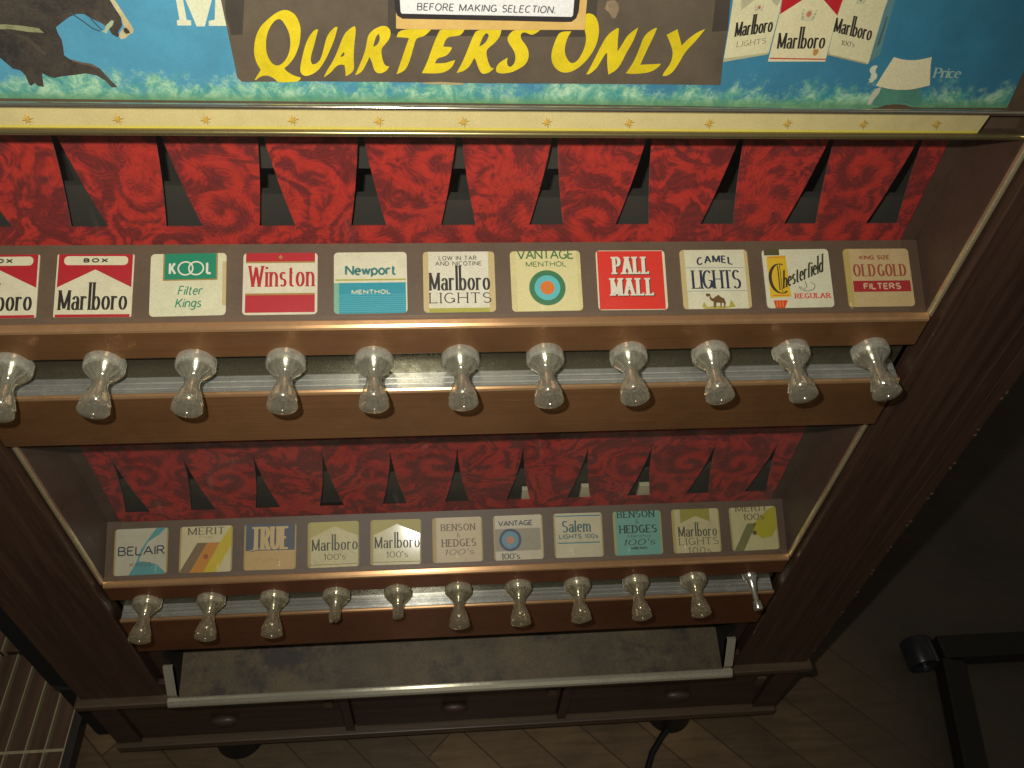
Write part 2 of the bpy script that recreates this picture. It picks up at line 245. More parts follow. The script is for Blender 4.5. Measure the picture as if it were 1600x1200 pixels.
    'pl_grey': [[(156.7,234.9),(165.3,235.1),(165.7,231.1),(164.6,230.1),(159.3,224.9)],[(174.2,233.3),(180.6,234.1),(180.7,231.4),(179.7,227.6),(176.7,229.6)]],
    'pc': [(180.5,241.3),(215.5,242.1),(217.1,232.1),(216.9,223.2),(219.4,195.2),(183.8,194.7),(182.5,223.2),(181.6,231.4)],
    'pc_red': [[(180.5,241.3),(196.0,241.7),(198.0,235.8),(193.7,231.7),(182.7,223.1),(181.6,231.4)],[(196.0,241.7),(215.5,242.1),(217.1,232.1),(217.1,223.0),(205.7,231.9),(198.0,235.8)]],
    'pc_line': [(184.2,197.1),(219.3,197.0),(219.2,196.2),(184.3,196.3)],
    'pc_stain': [(209.4,202.6),(212.6,203.0),(213.3,200.8),(212.2,198.7),(210.5,198.9)],
    'prr': [(214.6,245.3),(239.3,245.9),(244.0,232.6),(244.0,227.2),(247.1,194.5),(246.0,193.7),(219.5,199.2),(216.9,223.2),(217.1,232.1)],
    'pr_side': [(239.3,245.9),(244.9,246.0),(248.3,232.7),(252.0,199.9),(247.1,194.9),(244.2,227.2),(244.1,232.6)],
    'pr_side_text': [(246.8,223.0),(247.9,223.0),(249.3,206.5),(248.0,204.3)],
    'pr_base': [(218.9,200.9),(220.4,200.9),(220.8,199.8),(245.6,194.8),(246.0,193.7),(219.5,199.2)],
    't_left': [(159.8,209.5),(181.6,213.0),(158.8,217.9)],
    't_left2': [(162.3,203.3),(179.4,206.0),(162.0,206.5)],
    't_mid': [(187.5,202.8),(216.6,203.3),(186.0,212.2)],
    't_right': [(218.6,213.4),(243.4,208.3),(217.4,221.8)],
    't_right2': [(225.8,205.6),(234.7,204.2),(225.3,208.5)],
    't_dollar': [(251.8,182.7),(257.6,182.8),(250.0,193.4)],
    't_price': [(292.7,185.7),(310.5,185.6),(291.7,192.1)],
    'crest': [(199.9,223.6),(202.4,223.6),(199.1,226.0)],
    'crest2': [(169.4,226.8),(170.8,226.8),(169.0,228.1)],
    'crest3': [(228.1,232.0),(229.5,232.0),(227.6,233.3)],
    'stars': [(-250.6,159.2),(-200.2,159.6),(-150.4,159.8),(-100.1,159.8),(-49.6,159.6),(1.0,159.5),(51.8,159.5),(102.7,159.4),(153.2,159.6),(203.4,159.8),(253.1,159.9),(301.6,160.0)],
}
# ------------------------------------------------------------------ objects
def link(o, parent=None):
    C.objects.link(o)
    if parent is not None: o.parent = parent
    return o
def tag(o, label=None, cat=None, group=None, kind=None):
    if label: o['label'] = label
    if cat: o['category'] = cat
    if group: o['group'] = group
    if kind: o['kind'] = kind
    return o
def thing(name, loc, label, cat, group=None):
    o = bpy.data.objects.new(name, None); o.location = loc; o.empty_display_size = 0.05
    C.objects.link(o); return tag(o, label, cat, group)
def obj(name, bm, mat, parent=None, smooth=False, origin=None):
    """links bm (world metres) as ONE mesh object; under a parent its origin is the parent's"""
    me = bpy.data.meshes.new(name); bm.normal_update(); bm.to_mesh(me); bm.free()
    o = bpy.data.objects.new(name, me)
    for m in (mat if isinstance(mat, (list, tuple)) else [mat]): me.materials.append(m)
    if smooth:
        for p in me.polygons: p.use_smooth = True
        me.set_sharp_from_angle(angle=math.radians(38))
    link(o, parent)
    off = Vector((0, 0, 0)); q = parent
    while q is not None: off += q.location; q = q.parent
    if origin is not None:
        me.transform(Matrix.Translation(-origin)); o.location = origin - off
    elif parent is not None: o.location = -off
    return o
def box(bm, x0, x1, y0, y1, z0, z1, bev=0.0):
    vs = [bm.verts.new(W(x, y, z)) for x in (x0, x1) for y in (y0, y1) for z in (z0, z1)]
    f = [(0, 1, 3, 2), (4, 6, 7, 5), (0, 4, 5, 1), (2, 3, 7, 6), (0, 2, 6, 4), (1, 5, 7, 3)]
    fs = [bm.faces.new([vs[i] for i in q]) for q in f]
    if bev:
        es = list({e for q in fs for e in q.edges})
        bmesh.ops.bevel(bm, geom=es, offset=bev * 0.001, segments=2, affect='EDGES', profile=0.6)
def B(*a, **k):
    bm = bmesh.new(); box(bm, *a, **k); return bm
def extrude(bm, prof, a, b, axis='x'):
    """closed profile: (y, z) pushed along x, or (x, y) pushed along z"""
    n = len(prof)
    if axis == 'x': A = [bm.verts.new(W(a, p, q)) for p, q in prof]; D = [bm.verts.new(W(b, p, q)) for p, q in prof]
    else: A = [bm.verts.new(W(p, q, a)) for p, q in prof]; D = [bm.verts.new(W(p, q, b)) for p, q in prof]
    for i in range(n):
        j = (i + 1) % n; bm.faces.new((A[i], A[j], D[j], D[i]))
    tri = tessellate_polygon([[Vector((p, q, 0)) for p, q in prof]])
    for t in tri:
        for V in (A, D):
            try: bm.faces.new([V[i] for i in t])
            except ValueError: pass
    bmesh.ops.recalc_face_normals(bm, faces=bm.faces)
def EX(prof, a, b, axis='x'):
    bm = bmesh.new(); extrude(bm, prof, a, b, axis); return bm
def lathe(prof, seg=28, flute=None, jag=0.0, mod=None):
    """profile (s, r) in mm about local -Y, origin at s = 0"""
    bm = bmesh.new(); rings = []
    for k, (s, r) in enumerate(prof):
        ring = []
        for i in range(seg):
            a = 2 * math.pi * i / seg; rr = r; ss = s
            if flute and flute[0] <= s <= flute[1]: rr = r * (1 + flute[2] * math.cos(a * seg / 2))
            if jag and k >= len(prof) - 2: ss = s + random.uniform(-jag, jag)
            if mod: rr, ss = mod(a, rr, ss)
            ring.append(bm.verts.new(Vector((rr * math.cos(a), -ss, rr * math.sin(a))) * 0.001))
        rings.append(ring)
    for A, D in zip(rings, rings[1:]):
        for i in range(seg):
            j = (i + 1) % seg; bm.faces.new((A[i], A[j], D[j], D[i]))
    bm.faces.new(rings[0]); bm.faces.new(list(reversed(rings[-1])))
    bmesh.ops.recalc_face_normals(bm, faces=bm.faces)
    return bm
def tube(pts, r, seg=10):
    bm = bmesh.new(); rings = []
    P = [Vector(p) for p in pts]
    for i, p in enumerate(P):
        d = (P[min(i + 1, len(P) - 1)] - P[max(i - 1, 0)]).normalized()
        u = d.cross(Vector((0, 0, 1)));  u = u.normalized() if u.length > 1e-4 else Vector((1, 0, 0)); w = u.cross(d)
        rings.append([bm.verts.new(p + (u * math.cos(2 * math.pi * k / seg) + w * math.sin(2 * math.pi * k / seg)) * r) for k in range(seg)])
    for A, D in zip(rings, rings[1:]):
        for i in range(seg):
            j = (i + 1) % seg; bm.faces.new((A[i], A[j], D[j], D[i]))
    bm.faces.new(rings[0]); bm.faces.new(rings[-1]); bmesh.ops.recalc_face_normals(bm, faces=bm.faces)
    return bm

# ------------------------------------------------------------------ lettering: pen strokes, so any weight, contrast, serif or slant
def arc(cx, cy, rx, ry, a0, a1, n=12):
    return [(cx + rx * math.cos(math.radians(a0 + (a1 - a0) * i / n)), cy + ry * math.sin(math.radians(a0 + (a1 - a0) * i / n))) for i in range(n + 1)]
def ring_(cx, cy, rx, ry): return arc(cx, cy, rx, ry, 90, 450, 22)
X = 0.68
G = {
 'A': (.80, [[(0, 0), (.4, 1)], [(.4, 1), (.8, 0)], [(.15, .36), (.65, .36)]]),
 'B': (.62, [[(0, 0), (0, 1)], [(0, 1), (.28, 1)] + arc(.28, .76, .28, .24, 90, -90) + [(0, .52)], [(0, .52), (.32, .52)] + arc(.32, .26, .3, .26, 90, -90) + [(0, 0)]]),
 'C': (.68, [arc(.36, .5, .36, .5, 48, 312, 20)]),
 'D': (.70, [[(0, 0), (0, 1)], [(0, 1), (.25, 1)] + arc(.25, .5, .45, .5, 90, -90, 18) + [(0, 0)]]),
 'E': (.54, [[(0, 0), (0, 1)], [(0, 1), (.52, 1)], [(0, .52), (.44, .52)], [(0, 0), (.54, 0)]]),
 'F': (.52, [[(0, 0), (0, 1)], [(0, 1), (.52, 1)], [(0, .52), (.44, .52)]]),
 'G': (.74, [arc(.37, .5, .37, .5, 48, 330, 20), [(.44, .44), (.72, .44)], [(.72, .44), (.72, .04)]]),
 'H': (.70, [[(0, 0), (0, 1)], [(.7, 0), (.7, 1)], [(0, .52), (.7, .52)]]),
 'I': (.02, [[(.01, 0), (.01, 1)]]),
 'K': (.66, [[(0, 0), (0, 1)], [(.6, 1), (.0, .36)], [(.2, .56), (.66, 0)]]),
 'L': (.52, [[(0, 0), (0, 1)], [(0, 0), (.52, 0)]]),
 'M': (.86, [[(0, 0), (0, 1)], [(0, 1), (.43, .05)], [(.43, .05), (.86, 1)], [(.86, 1), (.86, 0)]]),
 'N': (.72, [[(0, 0), (0, 1)], [(0, 1), (.72, 0)], [(.72, 0), (.72, 1)]]),
 'O': (.78, [ring_(.39, .5, .39, .5)]),
 'P': (.60, [[(0, 0), (0, 1)], [(0, 1), (.3, 1)] + arc(.3, .74, .3, .26, 90, -90) + [(0, .48)]]),
 'R': (.64, [[(0, 0), (0, 1)], [(0, 1), (.3, 1)] + arc(.3, .75, .28, .25, 90, -90) + [(0, .5)], [(.3, .5), (.64, 0)]]),
 'S': (.58, [arc(.29, .75, .26, .25, 35, 265, 14)[:-1] + arc(.29, .25, .29, .26, 90, -145, 16)]),
 'T': (.62, [[(.31, 0), (.31, 1)], [(0, 1), (.62, 1)]]),
 'U': (.68, [[(0, 1), (0, .32)] + arc(.34, .32, .34, .32, 180, 360) + [(.68, 1)]]),
 'V': (.74, [[(0, 1), (.37, 0)], [(.37, 0), (.74, 1)]]),
 'W': (1.1, [[(0, 1), (.28, 0)], [(.28, 0), (.55, .95)], [(.55, .95), (.82, 0)], [(.82, 0), (1.1, 1)]]),
 'X': (.70, [[(0, 1), (.7, 0)], [(0, 0), (.7, 1)]]),
 'Y': (.68, [[(0, 1), (.34, .5)], [(.68, 1), (.34, .5)], [(.34, .5), (.34, 0)]]), 'Z': (.58, [[(0, 1), (.58, 1)], [(.58, 1), (0, 0)], [(0, 0), (.58, 0)]]),
 'a': (.48, [arc(.25, .45, .22, .23, 160, 0) + [(.47, 0)], ring_(.22, .19, .22, .20)]),
 'b': (.52, [[(0, 0), (0, 9)], ring_(.26, .33, .26, .34)]),
 'c': (.46, [arc(.26, .34, .26, .34, 50, 310, 16)]),
 'd': (.52, [[(.52, 0), (.52, 9)], ring_(.26, .33, .26, .34)]),
 'e': (.50, [[(.02, .37), (.5, .37)] + arc(.26, .34, .25, .34, 8, 308, 16)]),
 'f': (.36, [[(.14, 0), (.14, .76)] + arc(.32, .78, .18, .24, 180, 60), [(0, .66), (.32, .66)]]),
 'g': (.50, [ring_(.24, .37, .24, .31), [(.5, .68), (.5, -.08)] + arc(.25, -.08, .25, .2, 0, -150)]),
 'h': (.50, [[(0, 0), (0, 9)], [(0, .36)] + arc(.25, .42, .25, .26, 180, 0) + [(.5, 0)]]),
 'i': (.02, [[(.01, 0), (.01, X)], [(.01, .86), (.01, .97)]]),
 'l': (.02, [[(.01, 0), (.01, 9)]]),
 'm': (.84, [[(0, 0), (0, X)], [(0, .36)] + arc(.21, .44, .21, .24, 180, 0) + [(.42, 0)], [(.42, .36)] + arc(.63, .44, .21, .24, 180, 0) + [(.84, 0)]]),
 'n': (.50, [[(0, 0), (0, X)], [(0, .36)] + arc(.25, .42, .25, .26, 180, 0) + [(.5, 0)]]),
 'o': (.54, [ring_(.27, .34, .27, .34)]),
 'p': (.52, [[(0, -.28), (0, X)], ring_(.26, .34, .26, .34)]),
 'r': (.34, [[(0, 0), (0, X)], [(0, .38)] + arc(.2, .44, .2, .24, 180, 40)]),
 's': (.40, [arc(.2, .51, .18, .17, 35, 265, 10)[:-1] + arc(.2, .17, .2, .17, 90, -145, 12)]),
 't': (.32, [[(.12, .92), (.12, .14)] + arc(.26, .14, .14, .14, 180, 310), [(0, .66), (.3, .66)]]),
 'w': (.74, [[(0, X), (.19, 0)], [(.19, 0), (.37, X)], [(.37, X), (.55, 0)], [(.55, 0), (.74, X)]]),
 'k': (.48, [[(0, 0), (0, 9)], [(.44, X), (.0, .26)], [(.14, .38), (.48, 0)]]),
 '0': (.60, [ring_(.3, .5, .3, .5)]), '1': (.22, [[(.16, 0), (.16, 1)], [(0, .8), (.16, 1)]]),
 "'": (.06, [[(.04, 1), (.02, .76)]]), '.': (.06, [[(.03, 0), (.03, .12)]]), ' ': (.32, []),
 '&': (.66, [[(.66, 0), (.16, .68), (.13, .84), (.2, .96), (.3, 1), (.4, .95), (.43, .84), (.36, .7), (.1, .44), (.03, .26), (.08, .1), (.22, 0), (.38, .04), (.54, .2), (.6, .42)]]),
 '$': (.58, [arc(.29, .72, .26, .2, 35, 265, 14)[:-1] + arc(.29, .28, .29, .22, 90, -145, 16), [(.29, -.1), (.29, 1.1)]]),
}
class Sheet:
    """flat printed thing: everything on it goes into one mesh, each ink layer a hair above the last"""
    def __init__(s, o, ex, ey, n, clip=None, step=0.03):
        s.o, s.ex, s.ey, s.n = Vector(o), Vector(ex), Vector(ey), Vector(n); s.clip = clip; s.step = step
        s.v = []; s.f = []; s.mi = []; s.mats = []; s.k = 0
    def mat(s, m):
        if m not in s.mats: s.mats.append(m)
        return s.mats.index(m)
    def P(s, x, y, h): return W(*(s.o + s.ex * x + s.ey * y + s.n * h))
    def face(s, pts, m, h):
        if s.clip:
            for i in range(len(s.clip)):
                a, b = s.clip[i], s.clip[(i + 1) % len(s.clip)]; out = []
                if not pts: return
                side = lambda p: (b[0] - a[0]) * (p[1] - a[1]) - (b[1] - a[1]) * (p[0] - a[0])
                for j in range(len(pts)):
                    p, q = pts[j], pts[(j + 1) % len(pts)]; sp, sq = side(p), side(q)
                    if sp >= 0: out.append(p)
                    if (sp > 0 > sq) or (sp < 0 < sq):
                        t = sp / (sp - sq); out.append((p[0] + (q[0] - p[0]) * t, p[1] + (q[1] - p[1]) * t))
                pts = out
        if len(pts) < 3: return
        ar = sum(pts[i][0] * pts[(i + 1) % len(pts)][1] - pts[(i + 1) % len(pts)][0] * pts[i][1] for i in range(len(pts)))
        if abs(ar) < 1e-7: return
        if ar < 0: pts = pts[::-1]
        b0 = len(s.v); s.v += [s.P(x, y, h) for x, y in pts]; s.f.append(list(range(b0, len(s.v)))); s.mi.append(s.mat(m))
    def poly(s, pts, m, layer, holes=()):
        loops = [[Vector((x, y, 0)) for x, y in pts]] + [[Vector((x, y, 0)) for x, y in h] for h in holes]
        flat = [(p.x, p.y) for lp in loops for p in lp]
        for t in tessellate_polygon(loops): s.face([flat[i] for i in t], m, layer * s.step)
    def rect(s, x0, y0, x1, y1, m, layer): s.face([(x0, y0), (x1, y0), (x1, y1), (x0, y1)], m, layer * s.step)
    def disc(s, cx, cy, r, m, layer, ry=None, n=36): s.face([(cx + r * math.cos(2 * math.pi * i / n), cy + (ry or r) * math.sin(2 * math.pi * i / n)) for i in range(n)], m, layer * s.step)
    def stroke(s, pts, wt, thin, m, layer, closed=False):
        n = len(pts); L = []; Rr = []
        for i in range(n):
            if closed: a, b = pts[(i - 1) % (n - 1)], pts[(i + 1) % (n - 1)]
            else: a, b = pts[max(i - 1, 0)], pts[min(i + 1, n - 1)]
            dx, dy = b[0] - a[0], b[1] - a[1]; l = math.hypot(dx, dy) or 1
            dx, dy = dx / l, dy / l; t = 0.5 * (thin + (wt - thin) * abs(dy) ** 1.3)
            L.append((pts[i][0] - dy * t, pts[i][1] + dx * t)); Rr.append((pts[i][0] + dy * t, pts[i][1] - dx * t))
        s.k = (s.k + 1) % 12; h = layer * s.step + s.k * 0.0018
        for i in range(n - 1): s.face([L[i], Rr[i], Rr[i + 1], L[i + 1]], m, h)
    def text(s, st, x0, y0, width, cap, m, layer, wt=0.12, thin=None, serif=0.0, slant=0.0, gap=0.2, asc=1.0, frame=None, arch=0.0):
        """wt, thin, serif are fractions of the cap height"""
        thin = wt if thin is None else thin
        adv = 0; lay = []
        for ch in st:
            w, sk = G[ch]; lay.append((adv, sk)); adv += w + gap
        adv -= gap; sx = (width - wt * cap) / adv; x0 += wt * cap / 2
        WT, TH, SF = wt * cap, thin * cap, serif * cap
        def T(x, y):
            if arch: y += arch * (1 - (2 * x / width - 1) ** 2)
            if frame:
                o, e, u = frame; return (o[0] + e[0] * x + u[0] * y, o[1] + e[1] * x + u[1] * y)
            return (x0 + x + slant * y, y0 + y)
        ysc = cap - TH * 0.9
        for a, sk in lay:
            for q in sk:
                pts = [((a + px) * sx, (min(py, asc) if py < 5 else asc) * ysc + TH * 0.45) for px, py in q]
                cl = len(q) > 4 and math.hypot(q[0][0] - q[-1][0], q[0][1] - q[-1][1]) < 1e-6
                s.stroke([T(*p) for p in pts], WT, TH, m, layer, cl)
                if SF and not cl:
                    for e, nb in ((pts[0], pts[1]), (pts[-1], pts[-2])):
                        dx, dy = e[0] - nb[0], e[1] - nb[1]; l = math.hypot(dx, dy) or 1
                        fy = (e[1] - TH * .45) / ysc
                        if abs(dy) / l > 0.6 and (abs(fy) < .03 or abs(fy - 1) < .03 or abs(fy - X) < .03 or abs(fy - asc) < .03 or fy < -.2):
                            s.stroke([T(e[0] - WT / 2 - SF, e[1]), T(e[0] + WT / 2 + SF, e[1])], TH, TH, m, layer)
                        elif abs(dx) / l > 0.8 and (abs(fy) < .03 or abs(fy - 1) < .03):
                            k = 1 if fy < .5 else -1
                            s.stroke([T(e[0], e[1] - k * TH * .5), T(e[0], e[1] + k * SF * 1.6)], TH * 1.1, TH, m, layer)
    def body(s, outline, th, m):
        """the card itself: face on layer 0, edges and back"""
        c = s.clip; s.clip = None; s.poly(outline, m, 0); s.clip = c
        k = s.mat(m); n = len(outline)
        for i in range(n):
            a, b = outline[i], outline[(i + 1) % n]; b0 = len(s.v)
            s.v += [s.P(*a, 0), s.P(*b, 0), s.P(*b, -th), s.P(*a, -th)]; s.f.append([b0, b0 + 3, b0 + 2, b0 + 1]); s.mi.append(k)
        b0 = len(s.v); s.v += [s.P(x, y, -th) for x, y in outline]
        for t in tessellate_polygon([[Vector((x, y, 0)) for x, y in outline]]): s.f.append([b0 + i for i in t]); s.mi.append(k)
    def build(s, name, parent=None, origin=None):
        me = bpy.data.meshes.new(name); o0 = origin if origin is not None else Vector((0, 0, 0))
        me.from_pydata([v - o0 for v in s.v], [], s.f); me.update()
        for m in s.mats: me.materials.append(m)
        for p, k in zip(me.polygons, s.mi): p.material_index = k
        o = bpy.data.objects.new(name, me); link(o, parent)
        o.location = o0
        if parent is not None: o.location = o0 - parent.location
        return o
# ------------------------------------------------------------------ shared materials
wood_post = wood('dark_wood_veneer', (50, 35, 28), (90, 65, 50), 'z', 0.42)
wood_base = wood('dark_wood_base', (44, 30, 23), (84, 60, 44), 'x', 0.5)
wood_mould = wood('worn_wood_moulding', (66, 52, 38), (104, 84, 62), 'x', 0.5)
copper = metal('brushed_copper_plate', (150, 106, 68), 0.34, 0.5, 0.35, (3, 3, 2600), 0.85, dirt_rgb=(70, 44, 22), dscale=60)
copper_low = metal('brushed_copper_plate_reddish', (140, 88, 58), 0.36, 0.5, 0.4, (3, 3, 2600), 0.85, dirt_rgb=(58, 34, 20), dscale=60)
copper_edge = metal('copper_edge', (226, 178, 128), 0.3, 0.75, 0.35, None, 0.8, dirt_rgb=(120, 80, 45), dscale=90)
mirror = metal('tarnished_nickel', (104, 100, 82), 0.24, 0.7, 0.6, None, dirt_rgb=(60, 56, 46), dscale=130)
alum = metal('ridged_aluminium', (232, 232, 222), 0.22, 0.72, 0.4, (2, 900, 900), 0.95, dirt_rgb=(120, 116, 104))
chrome = metal('chrome_strip', (222, 216, 196), 0.14, 0.95, 0.15)
trim_m = metal('brass_trim', (226, 214, 174), 0.24, 0.75, 0.4, None, dirt_rgb=(110, 95, 60))
tray_rim = metal('dull_chrome_rim', (226, 220, 196), 0.22, 0.66, 0.28, None, 0.9, dirt_rgb=(120, 112, 80), dscale=200)
shaft_m = metal('steel_shaft', (226, 224, 210), 0.2, 0.85, 0.2, (900, 900, 900), dirt_rgb=(120, 112, 92), dscale=240)
red = brocade()
deck_m = cardboard_brown('brown_card_ledge', (98, 80, 62), 0.24)
lining = cardboard_brown('brown_lining', (80, 60, 48), 0.3)
backing = cardboard_brown('brown_backing', (92, 72, 56), 0.25)
cavity = paper((52, 50, 46), 0.6, 0.3)
column_m = metal('grey_painted_steel', (66, 64, 58), 0.5, 0.2, 0.6, None, dirt_rgb=(40, 38, 34), dscale=40)
dark_in = paper((20, 18, 16), 0.7, 0.2)
black_side = paper((17, 15, 14), 0.75, 0.1)
black_rub = paper((20, 20, 21), 0.5, 0.1)
knob_m = plastic_clear('clear_aged_plastic', (246, 243, 224), 0.10, 0.09)
knob_low = plastic_clear('clear_yellowed_plastic', (240, 230, 200), 0.13, 0.1)

def cream(): return paper((226, 222, 182), 0.5, 0.35)

# ------------------------------------------------------------------ floor
def floor_mat():
    t = NT('worn_parquet')
    v = t.coord((1, 1, 1), (0, 0, math.radians(45)))
    br = t.n('ShaderNodeTexBrick'); t.l(v, br.inputs['Vector'])
    br.inputs['Scale'].default_value = 1.0; br.inputs['Brick Width'].default_value = 0.95; br.inputs['Row Height'].default_value = 0.062
    br.inputs['Mortar Size'].default_value = 0.0016; br.inputs['Mortar Smooth'].default_value = 0.4; br.offset = 0.37
    br.inputs['Color1'].default_value = (*lin((118, 97, 71)), 1); br.inputs['Color2'].default_value = (*lin((100, 83, 62)), 1); br.inputs['Mortar'].default_value = (*lin((80, 60, 42)), 1)
    g = t.noise(t.coord((8, 90, 8), (0, 0, math.radians(45))), 1.0, 6, 0.65, 0.4); d = t.noise(t.coord(), 5, 6, 0.7)
    c = t.mixc(1.0, br.outputs['Color'], t.ramp(g, [(0.25, (0.62,) * 3), (0.75, (1.25,) * 3)]), 'MULTIPLY')
    c = t.mixc(1.0, c, t.ramp(d, [(0.3, (0.6, 0.58, 0.55)), (0.65, (1.15, 1.1, 1.0))]), 'MULTIPLY')
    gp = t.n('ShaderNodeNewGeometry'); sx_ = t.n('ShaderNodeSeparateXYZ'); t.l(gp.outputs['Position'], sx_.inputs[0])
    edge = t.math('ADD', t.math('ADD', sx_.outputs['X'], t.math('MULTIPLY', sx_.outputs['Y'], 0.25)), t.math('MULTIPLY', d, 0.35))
    c = t.mixc(t.ramp(edge, [(0.70, (0,) * 3), (0.90, (0.85,) * 3)]), c, t.mixc(d, lin((50, 45, 38)), lin((80, 73, 62))))      # darker, greyer colour towards the right, with a ragged edge
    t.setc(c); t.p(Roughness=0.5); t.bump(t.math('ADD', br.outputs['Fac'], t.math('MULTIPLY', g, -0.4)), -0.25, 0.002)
    return t.m
bm = bmesh.new(); vs = [bm.verts.new(Vector(p)) for p in ((-4, -3, 0), (4, -3, 0), (4, 5, 0), (-4, 5, 0))]; bm.faces.new(vs)
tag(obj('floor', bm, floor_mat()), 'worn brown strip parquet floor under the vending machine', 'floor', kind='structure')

# ------------------------------------------------------------------ vending machine
VM = thing('vending_machine', W(0, 180, -ZOFF), 'dark wood cigarette vending machine with two rows of clear pull knobs and red brocade windows', 'vending machine')
TOP = 420
LO = -366.54                      # lower bank sits this far below the upper one
D = Vector((0, math.sin(1.0339), math.cos(1.0339))); N = Vector((0, -math.cos(1.0339), math.sin(1.0339)))

for s in (1, -1):
    prof = [(371.4, -4), (371.4, -15), (372.6, -16.2), (440, -16.2), (441.2, -15), (442.4, -16.2), (455, -16.2), (456.2, -14.6), (457.4, -16.2), (472, -16.2), (475, -14), (475, 2), (371.4, 2)]
    prof = [(s * x, y) for x, y in prof]
    post = obj('side_post', EX(prof, -640, TOP, 'z'), wood_post, VM)
    for a, b in ((-3.4, TOP), (LO - 3.0, -127.5)):
        obj('metal_trim', EX([(s * x, y) for x, y in ((366.2, -3.6), (366.2, -6.4), (366.9, -7.8), (368.2, -8.4), (369.3, -8.0), (369.8, -6.6), (369.8, -3.6))], a, b, 'z'), trim_m, VM)
    ext = 514 if s < 0 else 490
    obj('side_panel', B(*sorted((s * 466, s * ext)), 2.5, 396, -639, TOP, bev=2), black_side, VM)
    obj('base_side', B(*sorted((s * 471.3, s * (ext - 4))), 2.5, 394, -811, -652.4, bev=2), black_side, VM)
    for a, b in ((-5, TOP), (LO - 5, -128)):
        obj('side_lining', B(*sorted((s * 366.4, s * 371)), -3.4, 56, a, b), lining, VM)
nail_m = metal('worn_nail_heads', (112, 90, 68), 0.5, 0.4, 0.4)
nail0 = None; z = 320.0
while z > -636:
    for dz in (0, 8):
        if nail0 is None:
            bm = bmesh.new(); rim = []; r1 = bm.verts.new((0, -0.0013, 0))
            for i in range(9):
                a = math.pi * 2 * i / 9; rim.append(bm.verts.new((0.0017 * math.cos(a), -0.0001, 0.0017 * math.sin(a))))
            for i in range(9): bm.faces.new((rim[i], r1, rim[(i + 1) % 9]))
            nail0 = obj('edge_nail', bm, nail_m, VM); nl = nail0
        else: nl = nail0.copy(); C.objects.link(nl)
        nl.location = W(471.4 + random.uniform(-.8, .8), -16.2, z - dz) - VM.location; nl.scale = (random.uniform(.7, 1.4), 1, random.uniform(.6, 1.6))
    z -= 51
obj('back_panel', B(-474, 474, 396.5, 404, -640, TOP), dark_in, VM)
obj('cabinet_top', B(-474, 474, 2.5, 404, TOP + 0.3, TOP + 18), wood_post, VM)

